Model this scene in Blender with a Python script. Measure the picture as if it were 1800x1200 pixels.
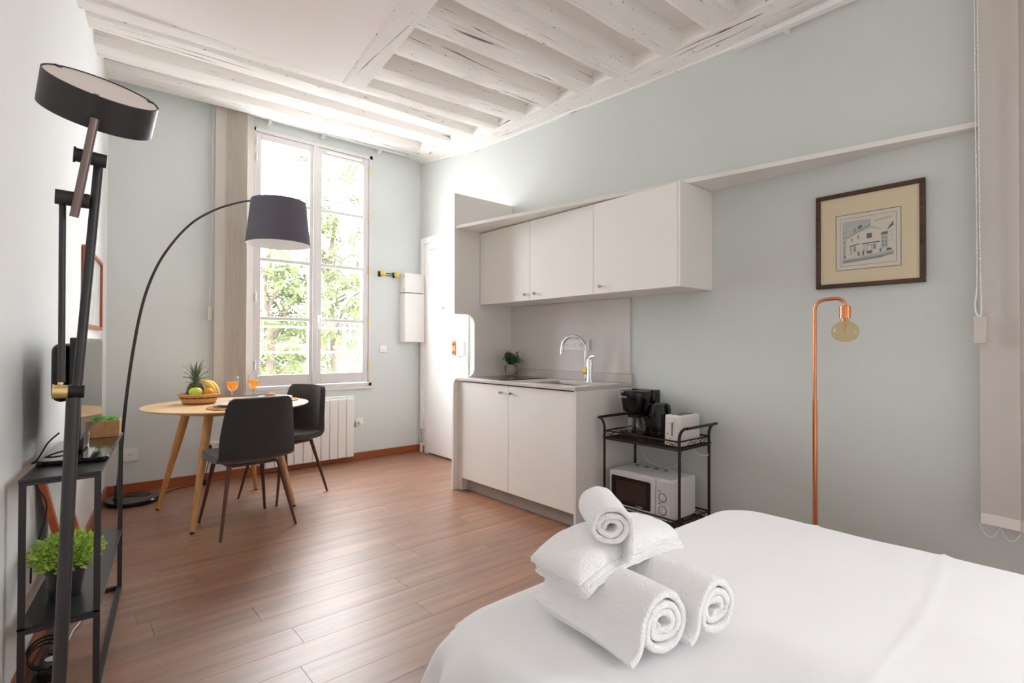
import bpy, bmesh, math, random
from mathutils import Vector, Matrix, Euler, noise
random.seed(7)
PI = math.pi
C = bpy.context.scene.collection
for o in list(bpy.data.objects):
    bpy.data.objects.remove(o)

# ------------------------------------------------------------------ camera, sky, exposure
CAMROWS = ((0.7579597, -0.6522934, 0.0032163), (-0.0082811, -0.0046920, 0.9999547), (0.6522488, 0.7579520, 0.0089581))
cd = bpy.data.cameras.new('camera')
cam = bpy.data.objects.new('camera', cd)
C.objects.link(cam)
R_, U_, F_ = [Vector(r) for r in CAMROWS]
cam.matrix_world = Matrix(((R_.x, U_.x, -F_.x, 0), (R_.y, U_.y, -F_.y, 0), (R_.z, U_.z, -F_.z, 1.18), (0, 0, 0, 1)))
cd.sensor_fit = 'HORIZONTAL'
cd.sensor_width = 36.0
cd.lens = 36.0 * 922.88 / 1800.0
cd.clip_start = 0.02
bpy.context.scene.camera = cam

SKY = 17.0
w = bpy.data.worlds.new('world')
bpy.context.scene.world = w
w.use_nodes = True
bg = w.node_tree.nodes['Background']
bg.inputs[0].default_value = (0.96, 0.98, 1.0, 1)      # overcast white sky
bg.inputs[1].default_value = SKY
_t = w.node_tree                                          # street and facades below the horizon reflect less than the sky
_g = _t.nodes.new('ShaderNodeTexCoord')
_s = _t.nodes.new('ShaderNodeSeparateXYZ')
_r = _t.nodes.new('ShaderNodeMapRange')
_r.inputs['From Min'].default_value = -0.10
_r.inputs['From Max'].default_value = 0.10
_r.inputs['To Min'].default_value = SKY * 0.5
_r.inputs['To Max'].default_value = SKY
_t.links.new(_g.outputs['Generated'], _s.inputs[0])
_t.links.new(_s.outputs['Z'], _r.inputs['Value'])
_t.links.new(_r.outputs[0], bg.inputs[1])
vs = bpy.context.scene.view_settings
vs.view_transform = 'Standard'
vs.look = 'None'
vs.exposure = 0.55
vs.gamma = 1.0
vs.use_curve_mapping = False
cy = bpy.context.scene.cycles
cy.max_bounces = 14
cy.diffuse_bounces = 9
cy.glossy_bounces = 5
cy.transmission_bounces = 8
cy.transparent_max_bounces = 10
cy.sample_clamp_indirect = 6.0
cy.caustics_reflective = False
cy.caustics_refractive = False


def portal(name, loc, rot, sx, sy):
    l = bpy.data.lights.new(name, 'AREA')
    l.shape = 'RECTANGLE'
    l.size, l.size_y = sx, sy
    l.cycles.is_portal = True
    o = bpy.data.objects.new(name, l)
    C.objects.link(o)
    o.location = loc
    o.rotation_euler = rot
    return o


portal('sky_portal', (1.9, 5.33, 1.97), (math.radians(-90), 0, 0), 1.25, 2.5)
portal('sky_portal', (3.30, -1.3, 1.8), (0, math.radians(90), 0), 1.6, 1.0)

# ------------------------------------------------------------------ helpers
XW, YW, YB = 3.08, 5.18, -2.40           # right wall, window wall, rear wall


def xl(y):                                # the left wall stands at an angle
    return 0.272 - 0.138 * (5.18 - y)


def lin(c):
    return tuple(((v / 255.0) / 12.92 if v / 255.0 <= 0.04045 else ((v / 255.0 + 0.055) / 1.055) ** 2.4) for v in c) + (1.0,)


MATS = {}


def mat(name, rgb, rough=0.5, metal=0.0, var=0.0, vscale=6.0, bump=0.0, bscale=60.0, spec=0.5, trans=0.0, ior=1.45,
        stretch=(1, 1, 1), rgb2=None, coat=0.0, sheen=0.0, alpha=1.0):
    if name in MATS:
        return MATS[name]
    m = bpy.data.materials.new(name)
    m.use_nodes = True
    nt = m.node_tree
    b = nt.nodes['Principled BSDF']
    b.inputs['Base Color'].default_value = lin(rgb)
    b.inputs['Roughness'].default_value = rough
    b.inputs['Metallic'].default_value = metal
    b.inputs['Specular IOR Level'].default_value = spec
    b.inputs['Transmission Weight'].default_value = trans
    b.inputs['IOR'].default_value = ior
    b.inputs['Coat Weight'].default_value = coat
    b.inputs['Sheen Weight'].default_value = sheen
    b.inputs['Alpha'].default_value = alpha
    if var or rgb2 or bump:
        tc = nt.nodes.new('ShaderNodeTexCoord')
        mp = nt.nodes.new('ShaderNodeMapping')
        mp.inputs['Scale'].default_value = stretch
        nt.links.new(tc.outputs['Object'], mp.inputs['Vector'])
    if var or rgb2:
        n = nt.nodes.new('ShaderNodeTexNoise')
        n.inputs['Scale'].default_value = vscale
        n.inputs['Detail'].default_value = 6
        nt.links.new(mp.outputs[0], n.inputs['Vector'])
        cr = nt.nodes.new('ShaderNodeValToRGB')
        a = lin(rgb)
        if rgb2:
            c2 = lin(rgb2)
            cr.color_ramp.elements[0].color = c2
            cr.color_ramp.elements[1].color = a
        else:
            cr.color_ramp.elements[0].color = tuple(max(0, v * (1 - var)) for v in a[:3]) + (1,)
            cr.color_ramp.elements[1].color = tuple(min(1, v * (1 + var)) for v in a[:3]) + (1,)
        cr.color_ramp.elements[0].position = 0.3
        cr.color_ramp.elements[1].position = 0.7
        nt.links.new(n.outputs['Fac'], cr.inputs[0])
        nt.links.new(cr.outputs[0], b.inputs['Base Color'])
    if bump:
        n2 = nt.nodes.new('ShaderNodeTexNoise')
        n2.inputs['Scale'].default_value = bscale
        n2.inputs['Detail'].default_value = 4
        nt.links.new(mp.outputs[0], n2.inputs['Vector'])
        bp = nt.nodes.new('ShaderNodeBump')
        bp.inputs['Strength'].default_value = bump
        bp.inputs['Distance'].default_value = 0.01
        nt.links.new(n2.outputs['Fac'], bp.inputs['Height'])
        nt.links.new(bp.outputs[0], b.inputs['Normal'])
    MATS[name] = m
    return m


def wood(name, c1, c2, axis=0, rough=0.45, fine=26.0, coat=0.0, rnd=False, bump=0.15, spec=0.5):
    """grain running along one object axis"""
    if name in MATS:
        return MATS[name]
    m = bpy.data.materials.new(name)
    m.use_nodes = True
    nt = m.node_tree
    b = nt.nodes['Principled BSDF']
    b.inputs['Roughness'].default_value = rough
    b.inputs['Coat Weight'].default_value = coat
    b.inputs['Coat Roughness'].default_value = 0.34
    b.inputs['Specular IOR Level'].default_value = spec
    tc = nt.nodes.new('ShaderNodeTexCoord')
    vec = tc.outputs['Object']
    if rnd:
        oi = nt.nodes.new('ShaderNodeObjectInfo')
        ml = nt.nodes.new('ShaderNodeMath')
        ml.operation = 'MULTIPLY'
        ml.inputs[1].default_value = 37.0
        nt.links.new(oi.outputs['Random'], ml.inputs[0])
        ad = nt.nodes.new('ShaderNodeVectorMath')
        ad.operation = 'ADD'
        nt.links.new(vec, ad.inputs[0])
        nt.links.new(ml.outputs[0], ad.inputs[1])
        vec = ad.outputs[0]
    mp = nt.nodes.new('ShaderNodeMapping')
    sc = [fine, fine, fine]
    sc[axis] = fine * 0.055
    mp.inputs['Scale'].default_value = sc
    nt.links.new(vec, mp.inputs['Vector'])
    n = nt.nodes.new('ShaderNodeTexNoise')
    n.inputs['Scale'].default_value = 1.0
    n.inputs['Detail'].default_value = 9
    n.inputs['Roughness'].default_value = 0.62
    n.inputs['Distortion'].default_value = 0.8
    nt.links.new(mp.outputs[0], n.inputs['Vector'])
    cr = nt.nodes.new('ShaderNodeValToRGB')
    cr.color_ramp.elements[0].position = 0.32
    cr.color_ramp.elements[1].position = 0.68
    cr.color_ramp.elements[0].color = lin(c2)
    cr.color_ramp.elements[1].color = lin(c1)
    nt.links.new(n.outputs['Fac'], cr.inputs[0])
    col = cr.outputs[0]
    if rnd:
        hv = nt.nodes.new('ShaderNodeHueSaturation')
        mr = nt.nodes.new('ShaderNodeMapRange')
        mr.inputs['To Min'].default_value = 0.92
        mr.inputs['To Max'].default_value = 1.08
        nt.links.new(oi.outputs['Random'], mr.inputs['Value'])
        nt.links.new(mr.outputs[0], hv.inputs['Value'])
        nt.links.new(col, hv.inputs['Color'])
        col = hv.outputs[0]
    nt.links.new(col, b.inputs['Base Color'])
    bp = nt.nodes.new('ShaderNodeBump')
    bp.inputs['Strength'].default_value = bump
    bp.inputs['Distance'].default_value = 0.004
    nt.links.new(n.outputs['Fac'], bp.inputs['Height'])
    nt.links.new(bp.outputs[0], b.inputs['Normal'])
    MATS[name] = m
    return m


def old_paint(name, rgb, dark, axis=0, amount=0.30):
    """white paint over old timber: long cracks and wormholes along the grain"""
    if name in MATS:
        return MATS[name]
    m = bpy.data.materials.new(name)
    m.use_nodes = True
    nt = m.node_tree
    b = nt.nodes['Principled BSDF']
    b.inputs['Roughness'].default_value = 0.7
    tc = nt.nodes.new('ShaderNodeTexCoord')

    def nz(scale, sx, detail, lo, hi):
        mp = nt.nodes.new('ShaderNodeMapping')
        s = [scale, scale, scale]
        s[axis] = scale * sx
        mp.inputs['Scale'].default_value = s
        nt.links.new(tc.outputs['Object'], mp.inputs['Vector'])
        n = nt.nodes.new('ShaderNodeTexNoise')
        n.inputs['Scale'].default_value = 1
        n.inputs['Detail'].default_value = detail
        n.inputs['Distortion'].default_value = 0.5
        nt.links.new(mp.outputs[0], n.inputs['Vector'])
        r = nt.nodes.new('ShaderNodeMapRange')
        r.inputs['From Min'].default_value = lo
        r.inputs['From Max'].default_value = hi
        nt.links.new(n.outputs['Fac'], r.inputs['Value'])
        return n.outputs['Fac'], r.outputs[0]
    f1, crack = nz(44.0, 0.022, 6, amount + 0.03, amount - 0.03)
    f2, hole = nz(60.0, 0.40, 2, 0.295, 0.25)
    f3, tone = nz(6.0, 0.25, 4, 0.35, 0.7)
    mx = nt.nodes.new('ShaderNodeMath')
    mx.operation = 'MAXIMUM'
    nt.links.new(crack, mx.inputs[0])
    nt.links.new(hole, mx.inputs[1])
    mixa = nt.nodes.new('ShaderNodeMixRGB')
    mixa.inputs[1].default_value = tuple(v * 0.93 for v in lin(rgb)[:3]) + (1,)
    mixa.inputs[2].default_value = lin(rgb)
    nt.links.new(tone, mixa.inputs[0])
    mixb = nt.nodes.new('ShaderNodeMixRGB')
    mixb.inputs[2].default_value = lin(dark)
    nt.links.new(mixa.outputs[0], mixb.inputs[1])
    nt.links.new(mx.outputs[0], mixb.inputs[0])
    nt.links.new(mixb.outputs[0], b.inputs['Base Color'])
    bp = nt.nodes.new('ShaderNodeBump')
    bp.inputs['Strength'].default_value = 0.5
    bp.inputs['Distance'].default_value = 0.012
    nt.links.new(f1, bp.inputs['Height'])
    nt.links.new(bp.outputs[0], b.inputs['Normal'])
    MATS[name] = m
    return m


ORG = {}


class MB:
    def __init__(s):
        s.v, s.f, s.m = [], [], []

    def add(s, vs_, fs_, mi=0, M=None):
        k = len(s.v)
        for p in vs_:
            p = Vector(p)
            s.v.append(M @ p if M else p)
        for f in fs_:
            s.f.append([i + k for i in f])
            s.m.append(mi)
        return s

    def box(s, a, b, mi=0, M=None):
        (x0, y0, z0), (x1, y1, z1) = a, b
        return s.add([(x0, y0, z0), (x1, y0, z0), (x1, y1, z0), (x0, y1, z0), (x0, y0, z1), (x1, y0, z1), (x1, y1, z1), (x0, y1, z1)],
                     [(0, 3, 2, 1), (4, 5, 6, 7), (0, 1, 5, 4), (1, 2, 6, 5), (2, 3, 7, 6), (3, 0, 4, 7)], mi, M)

    def tube(s, pts, r, n=10, closed=False, caps=True, mi=0, M=None):
        pts = [Vector(p) for p in pts]
        N = len(pts)
        rs = r if isinstance(r, (list, tuple)) else [r] * N
        rings = []
        up = None
        for i, p in enumerate(pts):
            if closed:
                t = pts[(i + 1) % N] - pts[i - 1]
            else:
                t = pts[min(i + 1, N - 1)] - pts[max(i - 1, 0)]
            t.normalize()
            if up is None:
                up = Vector((0, 0, 1)) if abs(t.z) < 0.9 else Vector((1, 0, 0))
            a = (up - t * up.dot(t))
            if a.length < 1e-6:
                a = t.orthogonal()
            a.normalize()
            up = a
            b = t.cross(a)
            rings.append([p + (a * math.cos(2 * PI * k / n) + b * math.sin(2 * PI * k / n)) * rs[i] for k in range(n)])
        vs_ = [q for ring in rings for q in ring]
        fs_ = []
        for i in range(N if closed else N - 1):
            j = (i + 1) % N
            for k in range(n):
                l = (k + 1) % n
                fs_.append((i * n + k, i * n + l, j * n + l, j * n + k))
        if caps and not closed:
            fs_.append(tuple(reversed(range(n))))
            fs_.append(tuple(range((N - 1) * n, N * n)))
        return s.add(vs_, fs_, mi, M)

    def cyl(s, p0, p1, r0, r1=None, n=20, mi=0, M=None):
        return s.tube([p0, p1], [r0, r0 if r1 is None else r1], n, mi=mi, M=M)

    def lathe(s, prof, n=32, mi=0, M=None, cap0=True, cap1=True):
        vs_, fs_ = [], []
        for r, z in prof:
            for k in range(n):
                a = 2 * PI * k / n
                vs_.append((r * math.cos(a), r * math.sin(a), z))
        for i in range(len(prof) - 1):
            for k in range(n):
                l = (k + 1) % n
                fs_.append((i * n + k, i * n + l, (i + 1) * n + l, (i + 1) * n + k))
        if cap0:
            fs_.append(tuple(reversed(range(n))))
        if cap1:
            fs_.append(tuple(range((len(prof) - 1) * n, len(prof) * n)))
        return s.add(vs_, fs_, mi, M)

    def prism(s, poly, fn, w0, w1, mi=0, M=None):
        n = len(poly)
        vs_ = [fn(u, v, w0) for u, v in poly] + [fn(u, v, w1) for u, v in poly]
        fs_ = [tuple(reversed(range(n))), tuple(range(n, 2 * n))]
        for k in range(n):
            l = (k + 1) % n
            fs_.append((k, l, n + l, n + k))
        return s.add(vs_, fs_, mi, M)

    def ball(s, c, r, nu=16, nv=10, mi=0, M=None, fn=None):
        r = r if isinstance(r, (tuple, list)) else (r, r, r)
        vs_ = []
        for j in range(1, nv):
            t = PI * j / nv
            for i in range(nu):
                p = 2 * PI * i / nu
                d = Vector((math.sin(t) * math.cos(p), math.sin(t) * math.sin(p), math.cos(t)))
                k = fn(d) if fn else 1.0
                vs_.append((c[0] + r[0] * d.x * k, c[1] + r[1] * d.y * k, c[2] + r[2] * d.z * k))
        top = len(vs_)
        k1 = fn(Vector((0, 0, 1))) if fn else 1.0
        k2 = fn(Vector((0, 0, -1))) if fn else 1.0
        vs_ += [(c[0], c[1], c[2] + r[2] * k1), (c[0], c[1], c[2] - r[2] * k2)]
        fs_ = []
        for j in range(nv - 2):
            for i in range(nu):
                l = (i + 1) % nu
                fs_.append((j * nu + i, (j + 1) * nu + i, (j + 1) * nu + l, j * nu + l))
        for i in range(nu):
            l = (i + 1) % nu
            fs_.append((top, i, l))
            fs_.append((top + 1, (nv - 2) * nu + l, (nv - 2) * nu + i))
        return s.add(vs_, fs_, mi, M)

    def grid(s, fn, nu, nv, mi=0, M=None):
        vs_ = [fn(i / (nu - 1), j / (nv - 1)) for j in range(nv) for i in range(nu)]
        fs_ = [(j * nu + i, j * nu + i + 1, (j + 1) * nu + i + 1, (j + 1) * nu + i) for j in range(nv - 1) for i in range(nu - 1)]
        return s.add(vs_, fs_, mi, M)

    def build(s, name, mats, parent=None, smooth=40, bevel=0.0, seg=2, solid=None, sub=0, loc=None):
        me = bpy.data.meshes.new(name)
        off = Vector((0, 0, 0))
        if parent is not None:
            off = ORG.get(parent.name, off)
        elif loc is not None:
            off = Vector(loc)
        me.from_pydata([tuple(p - off) for p in s.v], [], s.f)
        mats = mats if isinstance(mats, (list, tuple)) else [mats]
        for m in mats:
            me.materials.append(m)
        if len(mats) > 1:
            me.polygons.foreach_set('material_index', s.m)
        bm = bmesh.new()
        bm.from_mesh(me)
        bmesh.ops.recalc_face_normals(bm, faces=bm.faces)
        bm.to_mesh(me)
        bm.free()
        if smooth:
            me.polygons.foreach_set('use_smooth', [True] * len(me.polygons))
            if smooth < 180:
                me.set_sharp_from_angle(angle=math.radians(smooth))
        me.update()
        o = bpy.data.objects.new(name, me)
        C.objects.link(o)
        if parent is not None:
            o.parent = parent
        else:
            o.location = off
        ORG[o.name] = off
        if solid:
            md = o.modifiers.new('solid', 'SOLIDIFY')
            md.thickness = solid
            md.offset = 0
        if bevel:
            md = o.modifiers.new('bevel', 'BEVEL')
            md.width = bevel
            md.segments = seg
            md.limit_method = 'ANGLE'
            md.angle_limit = math.radians(40)
            md.harden_normals = False
        if sub:
            md = o.modifiers.new('sub', 'SUBSURF')
            md.levels = md.render_levels = sub
        return o


def thing(name, label, cat, loc=(0, 0, 0), group=None):
    o = bpy.data.objects.new(name, None)
    C.objects.link(o)
    o.location = loc
    o.empty_display_size = 0.1
    ORG[o.name] = Vector(loc)
    o['label'], o['category'] = label, cat
    if group:
        o['group'] = group
    return o


def tag(o, label, cat, group=None, kind=None):
    o['label'], o['category'] = label, cat
    if group:
        o['group'] = group
    if kind:
        o['kind'] = kind
    return o


def struct(o, label=None, cat=None):
    o['kind'] = 'structure'
    if label:
        o['label'], o['category'] = label, cat
    return o


def dup(root, delta, label=None):
    r = root.copy()
    C.objects.link(r)
    r.location = Vector(root.location) + Vector(delta)
    if label:
        r['label'] = label
    for ch in root.children:
        c = ch.copy()
        C.objects.link(c)
        c.parent = r
        for g in ch.children:
            d = g.copy()
            C.objects.link(d)
            d.parent = c
    return r


def text(name, body, size, M, material, parent, extrude=0.0004):
    cu = bpy.data.curves.new(name, 'FONT')
    cu.body = body
    cu.size = size
    cu.align_x = 'CENTER'
    cu.align_y = 'CENTER'
    cu.extrude = extrude
    tmp = bpy.data.objects.new(name, cu)
    C.objects.link(tmp)
    dg = bpy.context.evaluated_depsgraph_get()
    me = bpy.data.meshes.new_from_object(tmp.evaluated_get(dg))
    bpy.data.objects.remove(tmp)
    me.name = name
    off = ORG.get(parent.name, Vector((0, 0, 0)))
    me.transform(Matrix.Translation(-off) @ M)
    me.materials.clear()
    me.materials.append(material)
    o = bpy.data.objects.new(name, me)
    C.objects.link(o)
    o.parent = parent
    ORG[o.name] = off
    return o


def T(x, y, z):
    return Matrix.Translation((x, y, z))


def RX(a):
    return Matrix.Rotation(math.radians(a), 4, 'X')


def RY(a):
    return Matrix.Rotation(math.radians(a), 4, 'Y')


def RZ(a):
    return Matrix.Rotation(math.radians(a), 4, 'Z')


def align(p, d):
    """matrix that puts +Z along d at p"""
    d = Vector(d).normalized()
    return T(*p) @ d.to_track_quat('Z', 'Y').to_matrix().to_4x4()


def spline(pts, n=8):
    P = [Vector(p) for p in pts]
    P = [P[0] * 2 - P[1]] + P + [P[-1] * 2 - P[-2]]
    out = []
    for i in range(1, len(P) - 2):
        for k in range(n):
            t = k / n
            a, b, c, d = P[i - 1], P[i], P[i + 1], P[i + 2]
            out.append(0.5 * ((2 * b) + (c - a) * t + (2 * a - 5 * b + 4 * c - d) * t * t + (3 * b - a - 3 * c + d) * t ** 3))
    out.append(P[-2])
    return out


# ------------------------------------------------------------------ materials
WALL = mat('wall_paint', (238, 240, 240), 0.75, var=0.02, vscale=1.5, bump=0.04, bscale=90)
WALL_DIMMED = mat('wall_paint_dimmed', (218, 224, 223), 0.75, var=0.02, vscale=1.5, bump=0.04, bscale=90)  # same wall paint, its colour lowered to dim the light on this wall
WALL_SHADED = mat('wall_paint_shaded', (211, 215, 212), 0.75, var=0.02, vscale=1.5, bump=0.04, bscale=90)  # same wall paint again, with the long wall's shade put into the colour
PLASTER = mat('ceiling_plaster', (246, 243, 240), 0.8, bump=0.08, bscale=35)
BEAMX = old_paint('beam_paint_x', (244, 240, 236), (112, 96, 84), 0, 0.325)
BEAMY = old_paint('beam_paint_y', (245, 241, 237), (104, 70, 64), 1, 0.335)
WHITE = mat('white_gloss', (240, 239, 237), 0.35)
WINDOWP = mat('window_paint', (222, 220, 219), 0.4)
LAM = mat('cabinet_laminate', (236, 233, 228), 0.42, var=0.01, vscale=2)
QUARTZ = mat('quartz', (206, 198, 194), 0.18, var=0.04, vscale=220)
SPLASH = mat('splash_panel', (216, 211, 207), 0.35)
GREYKICK = mat('kick_grey', (176, 170, 165), 0.5)
BLACKM = mat('black_metal', (48, 45, 46), 0.42, spec=0.5)
BLACKG = mat('black_gloss', (12, 12, 14), 0.08)
BLACKP = mat('black_plastic', (22, 21, 22), 0.3)
CABLE = mat('cable_black', (25, 24, 25), 0.5)
CABLEW = mat('cable_white', (225, 223, 220), 0.5)
BRASS = mat('brass', (236, 210, 150), 0.38, 1.0)
NICKEL = mat('nickel_knob', (178, 164, 142), 0.25, 1.0)
CHROME = mat('chrome', (225, 226, 228), 0.06, 1.0)
STEEL = mat('steel', (190, 186, 178), 0.25, 1.0)
COPPER = mat('copper', (222, 142, 96), 0.2, 1.0)
IRON = mat('brown_iron', (50, 36, 32), 0.42, 0.3)
OAK = wood('oak', (240, 206, 164), (222, 180, 134), 0, 0.42, 22)
OAKV = wood('oak_leg', (214, 160, 98), (186, 128, 70), 2, 0.4, 30)
WALNUT = mat('walnut_metal', (88, 50, 40), 0.38, var=0.2, vscale=14, stretch=(3, 3, 0.4))
FABRIC = mat('charcoal_fabric', (46, 43, 47), 0.85, var=0.10, vscale=40, bump=0.12, bscale=500, sheen=0.4)
SKIRT = wood('skirting_wood', (170, 92, 48), (140, 70, 36), 0, 0.4, 16)
SKIRTY = wood('skirting_wood_y', (176, 106, 78), (146, 80, 56), 1, 0.4, 16)
FLOORW = wood('floor_wood', (162, 112, 80), (118, 78, 56), 0, 0.42, 18, rnd=True, bump=0.2, spec=1.0, coat=0.5)
FLOORB = mat('floor_joint', (84, 54, 42), 0.7)
GLASS = mat('clear_glass', (255, 255, 255), 0.0, trans=1.0, ior=1.45)
BLIND = mat('blind_fabric', (234, 228, 223), 0.8, bump=0.05, bscale=300)
_nt = BLIND.node_tree
_tr = _nt.nodes.new('ShaderNodeBsdfTranslucent')
_tr.inputs[0].default_value = lin((226, 218, 208))
_mx = _nt.nodes.new('ShaderNodeMixShader')
_mx.inputs[0].default_value = 0.45
_nt.links.new(_nt.nodes['Principled BSDF'].outputs[0], _mx.inputs[1])
_nt.links.new(_tr.outputs[0], _mx.inputs[2])
_nt.links.new(_mx.outputs[0], _nt.nodes['Material Output'].inputs['Surface'])
BLINDE = mat('blind_weight', (230, 223, 216), 0.7)
LINEN = mat('white_linen', (236, 235, 236), 0.85, bump=0.05, bscale=40, sheen=0.2)
TERRY = mat('terry', (246, 245, 245), 0.95, bump=0.65, bscale=150, sheen=0.6)
LEAF = mat('leaf_green', (208, 228, 120), 0.5, rgb2=(140, 184, 62), vscale=60)
DARKLEAF = mat('dark_leaf', (88, 128, 78), 0.5, rgb2=(46, 82, 46), vscale=40)
SUCC = mat('succulent', (150, 214, 92), 0.45, rgb2=(92, 172, 52), vscale=30)
REDWOOD = wood('cherry_frame', (190, 96, 52), (158, 72, 38), 2, 0.35, 24)


def pane_glass(name, tint=None, base=0.035, gain=0.55, power=4.0):
    m = bpy.data.materials.new(name)
    m.use_nodes = True
    nt = m.node_tree
    nt.nodes.remove(nt.nodes['Principled BSDF'])
    out = nt.nodes['Material Output']
    tr = nt.nodes.new('ShaderNodeBsdfTransparent')
    gl = nt.nodes.new('ShaderNodeBsdfGlossy')
    gl.inputs['Roughness'].default_value = 0.0
    lw = nt.nodes.new('ShaderNodeLayerWeight')
    lw.inputs['Blend'].default_value = 0.5
    pw = nt.nodes.new('ShaderNodeMath')
    pw.operation = 'POWER'
    pw.inputs[1].default_value = power
    nt.links.new(lw.outputs['Facing'], pw.inputs[0])
    fr = nt.nodes.new('ShaderNodeMath')
    fr.operation = 'MULTIPLY_ADD'
    fr.inputs[1].default_value = gain
    fr.inputs[2].default_value = base
    nt.links.new(pw.outputs[0], fr.inputs[0])
    if tint:
        tr.inputs[0].default_value = lin(tint)
    mx = nt.nodes.new('ShaderNodeMixShader')
    nt.links.new(fr.outputs[0], mx.inputs[0])
    nt.links.new(tr.outputs[0], mx.inputs[1])
    nt.links.new(gl.outputs[0], mx.inputs[2])
    nt.links.new(mx.outputs[0], out.inputs['Surface'])
    return m


PANE = pane_glass('window_glass')
AMB = pane_glass('amber_glass', (249, 238, 212))
GOB = pane_glass('drinking_glass', None, 0.10, 0.75, 2.2)

# ------------------------------------------------------------------ floor: base and planks
fb = MB().box((-1.0, YB - 0.2, -0.06), (3.3, 5.4, -0.012)).build('floor', FLOORB, smooth=0)
struct(fb, 'brown wood plank floor of the whole room', 'floor')
PWD = 0.147
known = {0: 0.745, 2: 0.665, -2: 0.68, 1: 1.30, -1: 1.25, 3: 0.30}
k0 = int(math.floor((YB - 2.124) / PWD))
k1 = int(math.ceil((5.19 - 2.124) / PWD))
for k in range(k0, k1):
    y0 = 2.124 + k * PWD
    y1 = min(y0 + PWD, 5.19)
    xa, xb = xl(y0) - 0.02, 3.09
    st = known.get(k, random.uniform(0, 1.25))
    while st > xa:
        st -= 1.25
    while st < xb:
        a, b = max(st, xa), min(st + 1.25, xb)
        st += 1.25
        if b - a < 0.03:
            continue
        e, h = 0.0003, 0.0007
        vs_ = []
        for z, i in ((-0.012, e), (-h, e), (0.0, e + h)):
            vs_ += [(a + i, y0 + i, z), (b - i, y0 + i, z), (b - i, y1 - i, z), (a + i, y1 - i, z)]
        fs_ = []
        for r in (0, 4):
            for q in range(4):
                s2 = (q + 1) % 4
                fs_.append((r + q, r + s2, r + 4 + s2, r + 4 + q))
        fs_.append((8, 9, 10, 11))
        MB().add(vs_, fs_).build('plank', FLOORW, fb, smooth=0)

# ------------------------------------------------------------------ walls
WX0, WX1, WZ0, WZ1 = 1.315, 2.49, 0.76, 3.18       # window opening
m = MB()
m.box((-0.3, YW, -0.05), (WX0, YW + 0.14, 3.7))
m.box((WX1, YW, -0.05), (XW + 0.2, YW + 0.14, 3.7))
m.box((WX0, YW, -0.05), (WX1, YW + 0.14, WZ0))
m.box((WX0, YW, WZ1), (WX1, YW + 0.14, 3.7))
struct(m.build('wall_back', WALL_DIMMED, smooth=0), 'pale blue grey wall around the tall window', 'wall')
m = MB()                                            # right wall, second window added out of view for fill light
m.box((XW, -0.8, -0.05), (XW + 0.16, YW + 0.14, 3.7))
m.box((XW, YB - 0.2, -0.05), (XW + 0.16, -1.8, 3.7))
m.box((XW, -1.8, -0.05), (XW + 0.16, -0.8, 1.0))
m.box((XW, -1.8, 2.6), (XW + 0.16, -0.8, 3.7))
struct(m.build('wall_right', WALL_SHADED, smooth=0), 'long blue grey wall behind the kitchenette and the bed', 'wall')
m = MB()
P = [(xl(YB - 0.2), YB - 0.2), (xl(YW + 0.14), YW + 0.14), (xl(YW + 0.14) - 0.15, YW + 0.14), (xl(YB - 0.2) - 0.15, YB - 0.2)]
m.prism(P, lambda u, v, q: (u, v, q), -0.05, 3.7)
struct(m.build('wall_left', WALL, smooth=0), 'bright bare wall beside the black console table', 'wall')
m = MB()
m.box((-1.0, YB - 0.16, -0.05), (XW + 0.16, YB, 3.7))
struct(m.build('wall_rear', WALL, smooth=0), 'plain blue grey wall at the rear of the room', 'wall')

# ------------------------------------------------------------------ ceiling with joists
# joist: y of near lower edge, z at right end, z at left end, left end x (None = left wall), width
HX = lambda y: 1.64 + (y - 3.5) * 0.11
JO = [(4.84, 3.263, 3.215, None, .20), (4.283, 3.183, 3.112, None, .18), (3.891, 3.136, 3.092, None, .16), (3.526, 3.089, 2.99, None, .12),
      (3.166, 3.073, 3.008, 'h', .17), (2.804, 3.066, 3.02, 'h', .18), (2.464, 3.055, 2.995, 'h', .16), (2.11, 3.032, 2.99, 'h', .17),
      (1.76, 3.03, 2.99, 'h', .15), (1.40, 3.03, 2.99, 'h', .17), (1.02, 3.03, 2.99, 'h', .16), (.66, 3.03, 2.99, 'h', .16),
      (.28, 3.03, 2.99, 'h', .16), (-.1, 3.03, 2.99, 'h', .16), (-.5, 3.03, 2.99, 'h', .16)]
XB = 2.87
SOF = 0.10


def jz(y, x):
    ys = [j[0] + j[4] / 2 for j in JO]
    t = (x - 0.2) / (XB - 0.2)
    zz = [j[2] + (j[1] - j[2]) * t for j in JO]
    if y >= ys[0]:
        return zz[0] + (y - ys[0]) * 0.1
    for i in range(len(ys) - 1):
        if y >= ys[i + 1]:
            q = (y - ys[i + 1]) / (ys[i] - ys[i + 1])
            return zz[i + 1] + (zz[i] - zz[i + 1]) * q
    return zz[-1]


m = MB()
NX, NY = 12, 40


def cfn(u, v):
    x = -0.75 + u * (XW + 0.2 + 0.75)
    y = YB - 0.15 + v * (YW + 0.12 - YB + 0.15)
    return (x, y, jz(y, x) + SOF)


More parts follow.
